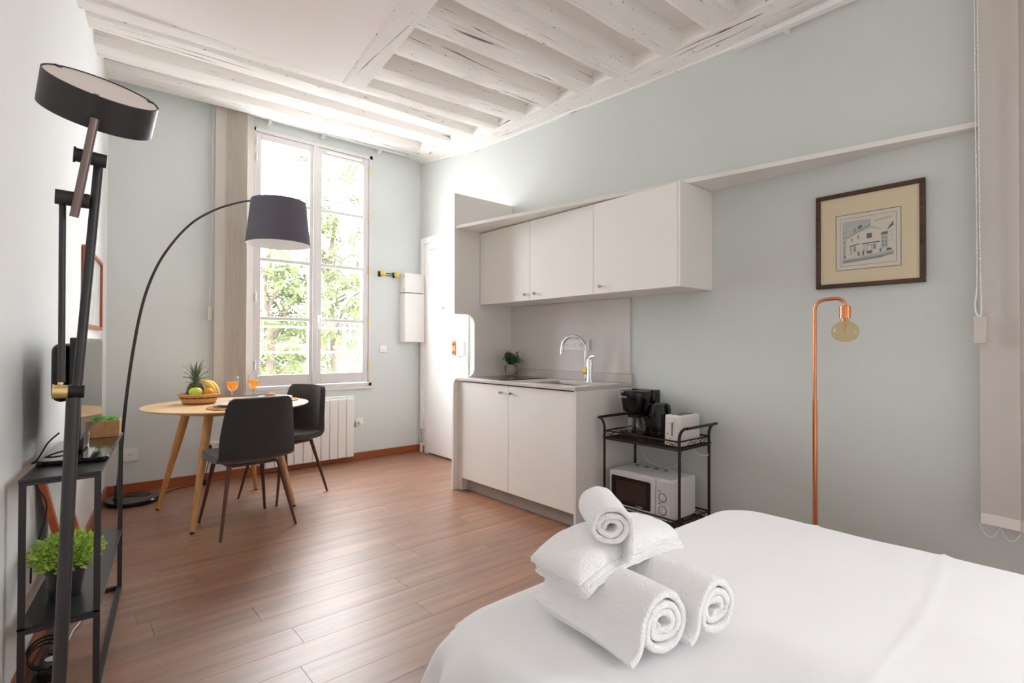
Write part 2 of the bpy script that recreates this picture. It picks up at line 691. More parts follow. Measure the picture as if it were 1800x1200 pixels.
m.grid(cfn, NX, NY)
k = len(m.v)
for p in list(m.v):
    m.v.append(Vector((p.x, p.y, 3.68)))
for j in range(NY - 1):
    for i in range(NX - 1):
        m.f.append([k + j * NX + i, k + (j + 1) * NX + i, k + (j + 1) * NX + i + 1, k + j * NX + i + 1])
        m.m.append(0)
rim = [i for i in range(NX)] + [j * NX + NX - 1 for j in range(1, NY)] + [(NY - 1) * NX + i for i in range(NX - 2, -1, -1)] + [j * NX for j in range(NY - 2, 0, -1)]
for a, b in zip(rim, rim[1:] + rim[:1]):
    m.f.append([a, b, k + b, k + a])
    m.m.append(0)
ceil = struct(m.build('ceiling', PLASTER, smooth=60), 'white plaster ceiling with painted timber joists', 'ceiling')


def timber(name, p0, p1, wd, h, material, seed, side=Vector((0, 1, 0)), rough=0.0045, n=26):
    """old beam: p0,p1 = near lower edge; width along side, height up, uneven edges"""
    p0, p1 = Vector(p0), Vector(p1)
    m = MB()
    prof = [(0, h), (0, .010), (.003, .003), (.010, 0), (wd * .5, -.001), (wd - .012, 0), (wd - .004, .004), (wd, .012), (wd, h)]
    rings = []
    for i in range(n):
        t = i / (n - 1)
        p = p0.lerp(p1, t)
        for q, (a, b) in enumerate(prof):
            nn = noise.noise(Vector((t * 7 + seed * 3.1, q * 0.9, seed))) * rough + noise.noise(Vector((t * 24, q * 2.0, seed * 2.7))) * rough * 0.5
            n2 = noise.noise(Vector((t * 6 + 9, q * 1.1, seed + 5))) * rough
            top = b >= h
            rings.append(p + side * (a + (0 if top else nn)) + Vector((0, 0, b + (0 if top else n2))))
    L = len(prof)
    fs_ = [(i * L + q, i * L + q + 1, (i + 1) * L + q + 1, (i + 1) * L + q) for i in range(n - 1) for q in range(L - 1)]
    fs_ += [(i * L, (i + 1) * L, (i + 1) * L + L - 1, i * L + L - 1) for i in range(n - 1)]
    fs_ += [tuple(range(L)), tuple(reversed(range((n - 1) * L, n * L)))]
    m.add(rings, fs_)
    return m.build(name, material, ceil, smooth=28)


for i, (y, zr, zl, lf, wd) in enumerate(JO):
    x0 = (xl(y) - 0.02) if lf is None else HX(y) - 0.06
    t = (x0 - 0.2) / (XB - 0.2)
    z0 = zl + (zr - zl) * t if lf is None else zl
    timber('joist', (x0, y, z0), (XB + 0.03, y, zr), wd * 1.06, SOF + 0.05, BEAMX, i + 1.5)
# header timber and the flat plaster field left of it
hs = Vector((-1, 0.0, 0))
timber('header_beam', (HX(-0.7) - 0.02, -0.7, 2.985), (HX(3.50) - 0.02, 3.515, 2.995), 0.155, 0.14, BEAMY, 21.3, side=hs, rough=0.007, n=44)
m = MB()
YS = [3.53, 2.6, 1.6, 0.6, -0.7]
vs_ = []
for y in YS:
    for x in (xl(y) - 0.02, HX(y) - 0.12):
        vs_ += [(x, y, 3.012 if y < 3.5 else 3.008), (x, y, 3.15)]
fs_ = []
for i in range(len(YS) - 1):
    a, b = i * 4, i * 4 + 4
    fs_ += [(a, a + 2, b + 2, b), (a + 1, b + 1, b + 3, a + 3), (a, b, b + 1, a + 1), (a + 2, a + 3, b + 3, b + 2)]
fs_ += [(0, 1, 3, 2), (16, 18, 19, 17)]
m.add(vs_, fs_).build('plaster_panel', mat('pink_plaster', (248, 243, 240), 0.8, bump=0.05, bscale=30), ceil, smooth=0)
# wall beam along the right wall
ZB = [(5.18, 3.235), (4.62, 3.157), (4.17, 3.092), (3.59, 3.06), (3.13, 3.044), (2.87, 3.038), (2.23, 3.0), (1.86, 2.99), (1.48, 2.979), (1.3, 2.982), (1.05, 3.0), (-0.7, 3.0)]
m = MB()
rings = []
npt = 60
for i in range(npt):
    y = 5.18 - 5.88 * i / (npt - 1)
    for (ya, za), (yb, zb) in zip(ZB, ZB[1:]):
        if ya >= y >= yb:
            zw = za + (zb - za) * (ya - y) / (ya - yb)
            break
    zi = jz(y, XB) + 0.005
    d = noise.noise(Vector((y * 3, 0.3, 1.7))) * 0.008
    d2 = noise.noise(Vector((y * 9, 4.3, 1.7))) * 0.004
    for q, (x, z) in enumerate([(XB + 0.005, zi + SOF + 0.08), (XB + d, zi + 0.02), (XB + 0.012 + d2, zi - 0.006), (2.97, (zi + zw) / 2 + d2), (3.055, zw + 0.012), (3.06, zw), (XW + 0.01, zw), (XW + 0.01, zi + SOF + 0.08)]):
        rings.append((x, y, z))
fs_ = [(i * 8 + q, i * 8 + (q + 1) % 8, (i + 1) * 8 + (q + 1) % 8, (i + 1) * 8 + q) for i in range(npt - 1) for q in range(8)]
fs_ += [tuple(range(8)), tuple(reversed(range((npt - 1) * 8, npt * 8)))]
m.add(rings, fs_).build('wall_beam', BEAMY, ceil, smooth=50)

# ------------------------------------------------------------------ skirting boards
o = MB().box((xl(YW) + 0.01, YW - 0.016, 0), (XW, YW, 0.074)).build('baseboard_back', SKIRT, bevel=0.004)
struct(o, 'reddish wood skirting below the radiator and window', 'skirting')
m = MB()
P = [(xl(-0.6), -0.6), (xl(YW - .01), YW - .01), (xl(YW - .01) + .016, YW - .01), (xl(-0.6) + .016, -0.6)]
m.prism(P, lambda u, v, q: (u, v, q), 0, 0.078)
struct(m.build('baseboard_left', SKIRTY, bevel=0.004), 'reddish wood skirting behind the black console', 'skirting')
o = MB().box((XW - 0.016, 5.06, 0), (XW, YW - .016, 0.074)).build('baseboard_right', SKIRT, bevel=0.004)
struct(o, 'short return of wood skirting in the corner by the door', 'skirting')

# ------------------------------------------------------------------ tall window
win = thing('window_1', 'tall white French window with eight panes on the far wall', 'window', (1.9, YW, WZ0))
win['kind'] = 'structure'
m = MB()
y0, y1 = YW - 0.022, YW + 0.10
m.box((WX0, y0, WZ0), (WX0 + 0.032, y1, WZ1))
m.box((WX1 - 0.036, y0, WZ0), (WX1, y1, WZ1))
m.box((WX0, y0, WZ1 - 0.04), (WX1, y1, WZ1))
m.box((WX0, y0, WZ0), (WX1, y1, WZ0 + 0.035))
m.build('window_frame', WINDOWP, win, bevel=0.004)
MB().box((WX0 - 0.015, YW - 0.022, WZ0 - 0.03), (WX1 + 0.015, YW, WZ0)).build('window_sill', WINDOWP, win, bevel=0.005)
GZ = [(0.905, 1.4155), (1.4485, 1.9615), (1.9945, 2.5065), (2.5395, 3.078)]
for (a, b, g0, g1) in ((1.347, 1.885, 1.394, 1.835), (1.893, 2.452, 1.957, 2.390)):
    m = MB()
    ys, ye = YW - 0.012, YW + 0.045
    m.box((a, ys, 0.80), (g0, ye, 3.138))
    m.box((g1, ys, 0.80), (b, ye, 3.138))
    m.box((g0, ys, 0.80), (g1, ye, 0.905))
    m.box((g0, ys, 3.078), (g1, ye, 3.138))
    for z in (1.432, 1.978, 2.523):
        m.box((g0, ys + .008, z - 0.0165), (g1, ye - .008, z + 0.0165))
    s = m.build('sash', WINDOWP, win, bevel=0.004)
    for z0, z1 in GZ:
        MB().box((g0, YW + .014, z0), (g1, YW + .018, z1)).build('pane', PANE, s, smooth=0)
MB().box((1.865, YW - 0.03, 0.80), (1.912, YW - 0.012, 3.138)).build('cover_strip', WINDOWP, win, bevel=0.005)
m = MB()
m.box((1.99, YW - 0.03, 3.088), (2.37, YW - 0.012, 3.118))
m.box((1.97, YW - 0.022, 3.058), (2.39, YW - 0.008, 3.084))
m.build('air_vent', WHITE, win, bevel=0.004)
m = MB()
m.box((1.905, YW - 0.042, 1.40), (1.931, YW - 0.012, 1.48))
m.tube(spline([(1.918, YW - .05, 1.462), (1.918, YW - .075, 1.458), (1.918, YW - .082, 1.42), (1.918, YW - .08, 1.345)], 5), 0.010, 10)
m.build('window_handle', WHITE, win, bevel=0.003)
for z in (3.02, 2.52, 1.98, 1.44, .96):
    MB().cyl((WX1 - 0.034, YW - .027, z - .045), (WX1 - .034, YW - .027, z + .045), 0.007, n=10).build('hinge', BRASS, win)
for z in (3.05, 2.9, 2.28, 1.62, 1.0):
    MB().cyl((WX0 + 0.032, YW - .027, z - .04), (WX0 + .032, YW - .027, z + .04), 0.007, n=10).build('hinge', WHITE, win)

w2 = thing('fill_window', 'second white window out of view past the blind, added for fill light', 'window', (XW, -1.3, 1.0))  # unseen window, placed and sized to fill the room with light
w2['kind'] = 'structure'
m = MB()
for a, b in ((-1.8, -1.75), (-0.85, -0.8), (-1.33, -1.27)):
    m.box((XW + .02, a, 1.0), (XW + .1, b, 2.6))
m.box((XW + .02, -1.8, 1.0), (XW + .1, -.8, 1.06))
m.box((XW + .02, -1.8, 2.54), (XW + .1, -.8, 2.6))
m.build('window_frame', WINDOWP, w2, bevel=0.004)
for a, b in ((-1.75, -1.33), (-1.27, -.85)):
    MB().box((XW + .05, a, 1.06), (XW + .054, b, 2.54)).build('pane', PANE, w2, smooth=0)

# railing bars outside
ra = thing('window_railing', 'thin white guard rail outside the tall window', 'railing', (1.9, 5.36, 1.1))
for z in (1.362, 1.113):
    MB().cyl((1.2, 5.36, z), (2.7, 5.36, z), 0.009, n=8).build('rail_bar', WHITE, ra)
for x in (1.22, 2.68):
    MB().box((x - .01, 5.325, .9), (x + .01, 5.37, 1.4)).build('bracket', WHITE, ra)

# ------------------------------------------------------------------ trees outside
BARK = mat('bark', (98, 86, 79), 0.8, var=0.25, vscale=12, spec=0.1)


def tree(name, label, trunk, branches, clusters, seed, leafmat):
    rnd = random.Random(seed)
    t = thing(name, label, 'tree', trunk[0], 'trees outside the window')
    MB().tube(spline(trunk, 5), [0.085 - 0.055 * i / (len(trunk) * 5 - 5) for i in range(len(trunk) * 5 - 4)], 10).build('trunk', BARK, t)
    for br in branches:
        pts = spline(br, 4)
        MB().tube(pts, [0.032 - 0.024 * i / (len(pts) - 1) for i in range(len(pts))], 7).build('branch', BARK, t)
    m = MB()
    for (cx, cy_, cz, sx, sz, num) in clusters:
        for q in range(num):
            p = Vector((rnd.gauss(cx, sx), rnd.gauss(cy_, .45), rnd.gauss(cz, sz)))
            ax = Vector((rnd.uniform(-1, 1), rnd.uniform(-.6, .6), rnd.uniform(-.7, .35))).normalized()
            L = rnd.uniform(.16, .32)
            sd = ax.cross(Vector((rnd.uniform(-.4, .4), rnd.uniform(-1, 1), 1))).normalized()
            nl = 6
            for i in range(nl):
                for sg in (-1, 1):
                    b = p + ax * (L * (i + .5) / nl)
                    d = (sd * sg + ax * .7 + Vector((0, 0, rnd.uniform(-.3, .2)))).normalized() * rnd.uniform(.07, .12)
                    wv = d.cross(ax.cross(sd))  .normalized() * .022
                    m.add([b, b + d * .5 + wv, b + d, b + d * .5 - wv], [(0, 1, 2, 3)])
    f = m.build('foliage', leafmat, t, smooth=0)
    f['kind'] = 'stuff'
    return t


OUTLEAF = mat('outdoor_leaf', (92, 98, 68), 0.6, rgb2=(80, 90, 54), vscale=3, spec=0.1)
tree('leafy_tree', 'leafy tree with forked trunk seen through the right sash',
     [(3.55, 8.6, -1.2), (3.52, 8.6, .35), (3.45, 8.6, 1.4), (3.38, 8.6, 2.4), (3.5, 8.6, 3.4)],
     [[(3.5, 8.6, .9), (3.2, 8.5, 1.25), (2.75, 8.4, 1.4)], [(3.46, 8.6, 1.3), (3.7, 8.6, 1.9), (4.0, 8.5, 2.2)],
      [(3.4, 8.6, 2.2), (3.15, 8.5, 2.6), (2.85, 8.4, 3.3)], [(3.4, 8.6, 2.3), (3.7, 8.6, 2.7), (4.1, 8.6, 2.8)]],
     [(3.6, 8.6, 1.0, .45, .5, 90), (3.3, 8.5, 2.6, .35, .35, 90), (3.75, 8.6, 2.2, .35, .4, 80), (3.3, 8.5, 3.3, .2, .25, 40), (3.9, 8.5, 3.0, .25, .3, 22), (3.5, 8.5, 3.9, .2, .25, 14), (3.6, 8.6, 1.7, .45, .35, 60), (3.5, 9.3, .6, .5, .4, 70), (3.6, 9.4, 1.5, .5, .5, 70)], 3, OUTLEAF)
tree('slender_tree', 'slender leaning tree seen through the left sash',
     [(2.1, 8.0, -1.2), (2.25, 8.0, .2), (2.3, 8.0, 1.2), (2.2, 8.0, 2.0), (2.35, 8.0, 2.9)],
     [[(2.3, 8.0, .6), (2.6, 8.0, .95), (2.95, 8.0, .9)], [(2.3, 8.0, 1.2), (2.55, 8.0, 1.75), (2.85, 8.0, 2.0)], [(2.25, 8.0, 1.7), (2.45, 8.0, 2.2), (2.4, 8.0, 2.8)], [(2.35, 8, 2.8), (2.6, 8, 3.1), (2.85, 8, 3.9)]],
     [(2.5, 8.0, .9, .38, .4, 110), (2.55, 8.0, 1.7, .38, .4, 130), (2.5, 8.0, 2.4, .25, .25, 30), (2.82, 8.0, 3.1, .12, .15, 12), (2.85, 8.0, 3.8, .08, .25, 10), (2.6, 8.0, 3.05, .15, .08, 6), (2.5, 8.7, .5, .4, .35, 80), (2.5, 8.8, 1.4, .4, .5, 80), (2.3, 8.2, 2.2, .2, .3, 30)], 5, OUTLEAF)

# ------------------------------------------------------------------ entrance door on the right wall
DOORW = mat('door_white', (252, 252, 252), 0.3)
dr = thing('door_1', 'white entrance door in the far right corner', 'door', (XW, 4.65, 0))
dr['kind'] = 'structure'
m = MB()
m.box((XW - .02, 5.075, 0), (XW, 5.135, 2.38))
m.box((XW - .02, 4.2, 2.31), (XW, 5.075, 2.38))
m.box((XW - .006, 5.045, 0), (XW, 5.075, 2.31))
m.box((XW - .012, 4.965, 0), (XW, 5.045, 2.31))
m.box((XW - .012, 4.345, 2.235), (XW, 4.965, 2.31))
m.box((XW - .03, 4.24, 0), (XW, 4.345, 2.309))
m.build('door_frame', DOORW, dr, bevel=0.003)
m = MB()
m.box((XW - .03, 4.355, .02), (XW - .002, 4.955, 2.222))
m.build('leaf', DOORW, dr, bevel=0.003)
MB().box((XW - .012, 4.36, 0), (XW, 4.955, .018)).build('threshold', mat('threshold_grey', (120, 116, 112), .4), dr)
for z in (2.02, 1.86, .92, .30):
    MB().box((XW - .046, 4.945, z - .07), (XW - .022, 4.965, z + .07)).build('hinge', WHITE, dr, bevel=.004)
MB().cyl((XW - .034, 4.65, 1.58), (XW - .028, 4.65, 1.58), .011, n=14).build('peephole', NICKEL, dr)
LOCKW = wood('lock_wood', (204, 142, 86), (176, 108, 60), 2, .4, 30)
l = MB().box((XW - .075, 4.365, 1.085), (XW - .03, 4.425, 1.235)).build('lock_box', LOCKW, dr, bevel=.004)
m = MB()
m.cyl((XW - .10, 4.405, 1.20), (XW - .075, 4.405, 1.20), .014, n=14)
m.cyl((XW - .095, 4.405, 1.12), (XW - .075, 4.405, 1.12), .012, n=14)
m.box((XW - .10, 4.40, 1.117), (XW - .07, 4.45, 1.123))
m.build('lock_knob', BRASS, l)
MB().box((XW - .07, 4.27, 1.08), (XW - .02, 4.36, 1.24)).build('lock_keeper', WHITE, dr, bevel=.004)
vg = thing('wall_vent', 'small slotted white air vent low beside the door frame', 'vent', (XW, 5.1, .18))
MB().box((XW - .006, 5.063, .1), (XW, 5.075, .27)).build('vent_plate', WHITE, vg)
VDARK = mat('vent_slot', (70, 72, 72), .6)
for i in range(9):
    MB().box((XW - .022, 5.080, .112 + i * .017), (XW - .0199, 5.120, .119 + i * .017)).build('vent_slat', VDARK, vg)

# ------------------------------------------------------------------ kitchenette
PANELY = 3.60
kp = MB()
arc = lambda cx, cz, r, a0, a1, n=7: [(cx + r * math.cos(math.radians(a0 + (a1 - a0) * i / n)), cz + r * math.sin(math.radians(a0 + (a1 - a0) * i / n))) for i in range(n + 1)]
poly = [(XW - .002, 0.002), (2.448, 0.002)] + arc(2.498, .868, .05, 180, 90) + [(2.56, .922)]
poly += arc(2.59, .992, .07, 270, 360) + arc(2.585, 1.37, .075, 0, 90) + [(2.456, 1.445), (2.452, 2.44), (XW - .002, 2.44)]
kp.prism(poly, lambda u, v, q: (u, q, v), PANELY - .02, PANELY)
tag(kp.build('side_panel', LAM, smooth=30, loc=(2.75, PANELY, 0)), 'tall cream end panel with rounded notch between door and kitchenette', 'panel')

bc = thing('base_cabinet', 'cream two door base cabinet under the stone worktop', 'cabinet', (2.78, 2.93, 0))
m = MB()
m.box((2.489, 2.267, .002), (XW - .002, 2.285, .896))
m.box((2.50, 3.53, .002), (2.98, 3.579, .896))
m.box((2.51, 2.285, .108), (XW - .004, 3.53, .12))
m.box((XW - .02, 2.285, .12), (XW - .004, 3.53, .86))
m.build('body', LAM, bc, bevel=.0015)
MB().box((2.552, 2.286, .002), (2.566, 3.529, .107)).build('kick_board', GREYKICK, bc)
for (a, b, ky) in ((2.288, 2.932, 2.89), (2.935, 3.527, 3.006)):
    d = MB().box((2.490, a, .108), (2.508, b, .888)).build('door', LAM, bc, bevel=.0015)
    MB().lathe([(.005, 0), (.004, .010), (.0095, .013), (.010, .024), (.008, .027)], 16, M=T(2.490, ky, .836) @ RY(-90)).build('knob', NICKEL, d)
wt = thing('worktop', 'pale stone kitchen worktop with low upstand', 'worktop', (2.78, 2.93, .897))
m = MB()
SX0, SX1, SY0, SY1 = 2.58, 2.87, 2.36, 2.79
m.box((2.475, 2.262, .897), (XW - .003, SY0, .921))
m.box((2.475, SY1, .897), (XW - .003, 3.578, .921))
m.box((2.475, SY0, .897), (SX0, SY1, .921))
m.box((SX1, SY0, .897), (XW - .003, SY1, .921))
m.build('slab', QUARTZ, wt, bevel=.002)
MB().box((XW - .02, 2.262, .921), (XW - .003, 3.578, .985)).build('upstand', QUARTZ, wt, bevel=.002)
sk = thing('sink', 'steel undermount sink bowl set in the stone worktop', 'sink', (2.72, 2.57, .78))
m = MB()


def rr(x0, x1, y0, y1, r, n=5):
    out = []
    for cx, cy_, a0 in ((x1 - r, y1 - r, 0), (x0 + r, y1 - r, 90), (x0 + r, y0 + r, 180), (x1 - r, y0 + r, 270)):
        for i in range(n + 1):
            a = math.radians(a0 + 90 * i / n)
            out.append((cx + r * math.cos(a), cy_ + r * math.sin(a)))
    return out


rings = [(rr(SX0 - .012, SX1 + .012, SY0 - .012, SY1 + .012, .03), .8955), (rr(SX0 + .004, SX1 - .004, SY0 + .004, SY1 - .004, .05), .8955),
         (rr(SX0 + .01, SX1 - .01, SY0 + .01, SY1 - .01, .06), .80), (rr(SX0 + .03, SX1 - .03, SY0 + .03, SY1 - .03, .06), .785), (rr(2.70, 2.74, 2.55, 2.59, .02), .78)]
vs_ = [(x, y, z) for ring, z in rings for x, y in ring]
L = 24
fs_ = [(i * L + q, i * L + (q + 1) % L, (i + 1) * L + (q + 1) % L, (i + 1) * L + q) for i in range(4) for q in range(L)] + [tuple(range(4 * L, 5 * L))]
m.add(vs_, fs_).build('bowl', STEEL, sk, smooth=50)
MB().lathe([(.02, .781), (.028, .783), (.028, .787), (.012, .786)], 18, M=T(2.72, 2.57, 0)).build('drain', BRASS, sk)
tag(MB().box((2.535, 3.03, .9212), (2.985, 3.49, .926)).build('cooktop', BLACKG, bevel=.002, loc=(2.76, 3.25, .921)), 'black glass cooktop set flush in the stone worktop', 'cooktop')
fc = thing('mixer_tap', 'chrome gooseneck kitchen tap behind the sink', 'tap', (2.955, 2.57, .921))
MB().lathe([(.026, .921), (.026, .93), (.022, .935), (.022, 1.075), (.020, 1.09), (.012, 1.10)], 22, M=T(2.945, 2.545, 0)).build('tap_body', CHROME, fc)
MB().tube(spline([(2.945, 2.545, 1.098), (2.935, 2.52, 1.106), (2.92, 2.475, 1.112)], 4), [.012, .011, .010, .009, .008, .007, .006, .005, .005], 10).build('lever', CHROME, fc)
pts = [(2.952, 2.588, .925), (2.952, 2.588, 1.05), (2.948, 2.592, 1.16)]
for i in range(1, 10):
    a = PI * i / 9.5
    pts.append((2.945 - .04 * (1 - math.cos(a)) / 2, 2.592 + .098 * (1 - math.cos(a)), 1.16 + .098 * math.sin(a)))
pts.append((2.90, 2.79, 1.118))
MB().tube(spline(pts, 4), .0125, 12).build('spout', CHROME, fc)
MB().lathe([(.017, .921), (.017, .929), (.013, .933)], 16, M=T(2.952, 2.588, 0)).build('spout_base', CHROME, fc)
m = MB()
m.box((2.934, 2.571, .99), (2.938, 2.603, 1.03), 0)
m.box((2.934, 2.571, .977), (2.938, 2.603, .99), 1)
m.build('tap_label', [mat('label_yellow', (222, 222, 40), .5), mat('label_orange', (232, 112, 30), .5)], fc)
mp_ = thing('mug_plant', 'small dark green potted plant in a grey mug on worktop', 'plant', (2.955, 3.44, .926))
m = MB()
m.lathe([(.036, .9265), (.044, .935), (.047, .97), (.047, 1.023), (.042, 1.023), (.042, .95), (.01, .945)], 26, M=T(2.955, 3.44, 0))
m.build('mug', mat('mug_grey', (176, 166, 156), .55, var=.06, vscale=60), mp_)
for sg in (1, -1):
    MB().tube(spline([(2.955, 3.44 + sg * .044, 1.012), (2.955, 3.44 + sg * .07, 1.012), (2.955, 3.44 + sg * .084, .985), (2.955, 3.44 + sg * .072, .95), (2.955, 3.44 + sg * .044, .945)], 5), .006, 8).build('mug_handle', mat('mug_grey_backlit', (140, 126, 112), .55), mp_)  # handles darker than the mug: backlit shade put into their colour


def leaf_ball(m, c, r, num, ll, lw, rnd, up=.3, mi=0, flat=1.0):
    for q in range(num):
        d = Vector((rnd.gauss(0, 1), rnd.gauss(0, 1), rnd.gauss(0, 1))).normalized()
        p = Vector(c) + Vector((d.x * r[0], d.y * r[1], d.z * r[2])) * rnd.uniform(.3, 1.0)
        ax = (d * flat + Vector((rnd.uniform(-.5, .5), rnd.uniform(-.5, .5), up))).normalized()
        sd = ax.cross(Vector((rnd.uniform(-1, 1), rnd.uniform(-1, 1), rnd.uniform(.2, 1)))).normalized()
        L = ll * rnd.uniform(.7, 1.2)
        nrm = ax.cross(sd) * L * .15
        W = lw * rnd.uniform(.8, 1.1)
        m.add([p, p + ax * L * .5 + sd * W - nrm, p + ax * L + nrm, p + ax * L * .5 - sd * W - nrm], [(0, 1, 2), (0, 2, 3)], mi)


rn = random.Random(11)
m = MB()
for q in range(26):
    a, e = rn.uniform(0, 2 * PI), rn.uniform(.5, 1.5)
    ln = rn.uniform(.06, .12)
    tip = Vector((2.955 + math.cos(a) * math.cos(e) * ln, 3.44 + math.sin(a) * math.cos(e) * ln, 1.015 + math.sin(e) * ln))
    b0 = Vector((2.955, 3.44, 1.015))
    m.tube([b0, tip], .0015, 4)
    for i in range(9):
        p = b0.lerp(tip, .35 + .65 * i / 8)
        leaf_ball(m, p, (.008, .008, .008), 2, .026, .008, rn, .5)
f = m.build('foliage', DARKLEAF, mp_, smooth=0)
f['kind'] = 'stuff'

wc = thing('wall_cabinet', 'cream three door wall cabinet over the worktop', 'cabinet', (2.9, 2.63, 1.53))
m = MB()
m.box((2.715, 1.665, 1.53), (XW - .002, 1.683, 2.145))
m.box((2.736, 3.56, 1.53), (XW - .002, 3.578, 2.145))
m.box((2.736, 1.683, 1.53), (XW - .002, 3.56, 1.548))
m.box((2.736, 1.683, 2.127), (XW - .002, 3.56, 2.145))
m.box((XW - .012, 1.683, 1.548), (XW - .002, 3.56, 2.127))
m.build('body', LAM, wc, bevel=.0015)
for (a, b, ky) in ((1.686, 2.318, 2.255), (2.321, 2.948, 2.885), (2.951, 3.575, 2.998)):
    d = MB().box((2.716, a, 1.531), (2.734, b, 2.138)).build('door', LAM, wc, bevel=.0015)
    MB().lathe([(.005, 0), (.004, .010), (.0095, .013), (.010, .024), (.008, .027)], 16, M=T(2.716, ky, 1.578) @ RY(-90)).build('knob', NICKEL, d)
m = MB()
m.prism([(XW - .002, .36), (3.045, .36), (2.462, 3.579), (XW - .002, 3.579)], lambda u, v, q: (u, v, q), 2.147, 2.173)
tag(m.build('long_shelf', LAM, smooth=0, bevel=.0015, loc=(2.95, 2.0, 2.147)), 'long tapering cream shelf above the cabinets and picture', 'shelf')
tag(MB().box((XW - .008, 2.281, .986), (XW - .001, 3.579, 1.528)).build('splashback', SPLASH, loc=(XW, 2.93, .986)), 'plain pale splashback panel between worktop and wall cabinet', 'panel')


def socket(root, c, nrm, r=.020):
    """round socket well with earth pin on a plate; nrm 'x' faces -X, 'y' faces -Y"""
    M = T(*c) @ (RY(-90) if nrm == 'x' else RX(90))
    s = MB().lathe([(r + .003, -.002), (r + .003, .0035), (r, .0035), (r - .001, .0012), (.001, .0012)], 24, M=M).build('socket', WHITE, root)
    mm = MB()
    for a in (-1, 1):
        mm.cyl((a * .0095, 0, .001), (a * .0095, 0, .0022), .003, n=8, M=M)
    mm.cyl((0, .011, .001), (0, .011, .008), .0028, n=8, M=M)
    mm.build('contact', mat('contact_grey', (120, 112, 104), .4), s)
    return s


st = thing('triple_socket', 'white triple wall socket behind the tap', 'socket', (XW - .008, 2.81, 1.19))
MB().box((XW - .017, 2.692, 1.148), (XW - .008, 2.955, 1.232)).build('plate', WHITE, st, bevel=.003)
for y in (2.873, 2.80, 2.73):
    socket(st, (XW - .017, y, 1.19), 'x', .022)
MB().box((XW - .022, 2.655, 1.148), (XW - .008, 2.680, 1.232)).build('switch', WHITE, st, bevel=.003)

# ------------------------------------------------------------------ window wall fittings
rl = thing('blind_rail', 'white blind track above the tall window', 'rail', (1.94, 5.13, 3.28))
m = MB()
m.box((.99, 5.095, 3.262), (2.86, 5.145, 3.292))
m.build('track', WHITE, rl, bevel=.003)
for x in (1.45, 1.95, 2.55):
    MB().box((x - .012, 5.10, 3.225), (x + .012, YW, 3.262)).build('bracket', WHITE, rl, bevel=.002)
bl = thing('vertical_blind', 'drawn back beige vertical blind left of the tall window', 'blind', (1.15, 5.12, .72))
m = MB().box((1.003, 5.098, .735), (1.125, 5.102, 3.26))
m.build('slat', BLIND, bl, smooth=0)
for i in range(15):
    x = 1.128 + i * .0115
    M = T(x, 5.118, 0) @ RZ(38)
    MB().box((-.045, -.0016, .735), (.045, .0016, 3.255), M=M).build('slat', BLIND, bl, smooth=0)
m = MB()
m.tube(spline([(.985, 5.12, 3.24), (.982, 5.12, 2.4), (.975, 5.12, 1.65), (.968, 5.115, 1.52), (.978, 5.11, 1.50), (.992, 5.11, 1.53), (.994, 5.115, 1.65), (.994, 5.12, 2.4), (.995, 5.12, 3.24)], 8), .0022, 5)
m.build('cord', WHITE, bl)
MB().box((.952, 5.10, 1.395), (.984, 5.12, 1.51)).build('cord_weight', BLIND, bl, bevel=.004)

ck = thing('coat_hook', 'black wire coat rack with two yellow balls', 'hook', (2.67, 5.15, 1.95))
m = MB()
m.tube([(2.585, 5.168, 1.958), (2.765, 5.168, 1.962)], .004, 6)
m.tube([(2.585, 5.168, 1.935), (2.765, 5.168, 1.939)], .004, 6)
for x in (2.578, 2.748):
    m.box((x - .012, 5.162, 1.92), (x + .012, YW, 1.975))
m.build('wire_frame', BLACKM, ck)
YEL = mat('yellow_ball', (226, 204, 96), .45, bump=.1, bscale=200)
for x in (2.60, 2.762):
    MB().ball((x, 5.13, 1.95), .030, 18, 12).build('ball', YEL, ck)
    MB().cyl((x - .006, 5.165, 1.948), (x, 5.14, 1.95), .006, n=8).build('pin', BLACKM, ck)
fb_ = thing('fuse_box', 'stacked pair of white electrical boxes beside the entrance door', 'box', (2.93, 5.1, 1.22))
m = MB()
m.box((2.825, 5.06, 1.762), (3.066, YW, 1.972))
m.build('meter_box', WHITE, fb_, bevel=.006)
MB().box((2.822, 5.05, 1.222), (3.068, YW, 1.752)).build('breaker_box', WHITE, fb_, bevel=.006)
MB().box((2.822, 5.075, 1.785), (2.826, 5.09, 1.80)).build('catch', GREYKICK, fb_)
MB().box((2.822, 5.075, 1.92), (2.826, 5.09, 1.95)).build('catch', GREYKICK, fb_)
sw = thing('light_switch', 'white square light switch right of the window', 'switch', (2.63, YW, 1.147))
MB().box((2.59, YW - .009, 1.107), (2.67, YW, 1.187)).build('plate', WHITE, sw, bevel=.003)
MB().box((2.61, YW - .014, 1.127), (2.65, YW - .009, 1.167)).build('rocker', WHITE, sw, bevel=.002)
s1 = thing('wall_socket', 'white wall socket with white plug beside the radiator', 'socket', (2.36, YW, .39))
MB().box((2.325, YW - .01, .352), (2.405, YW, .432)).build('plate', WHITE, s1, bevel=.003)
MB().lathe([(.018, 0), (.017, .028), (.010, .034)], 18, M=T(2.362, YW - .01, .385) @ RX(90)).build('plug', WHITE, s1)
s2 = thing('wall_socket', 'white wall socket above the arc lamp base', 'socket', (.43, YW, .298))
MB().box((.378, YW - .01, .252), (.482, YW, .348)).build('plate', WHITE, s2, bevel=.003)
socket(s2, (.43, YW - .01, .30), 'y')
s3 = thing('wall_socket', 'white double wall socket with black plug under the table', 'socket', (1.0, YW, .30))
MB().box((.935, YW - .01, .262), (1.085, YW, .342)).build('plate', WHITE, s3, bevel=.003)
socket(s3, (1.045, YW - .01, .302), 'y')
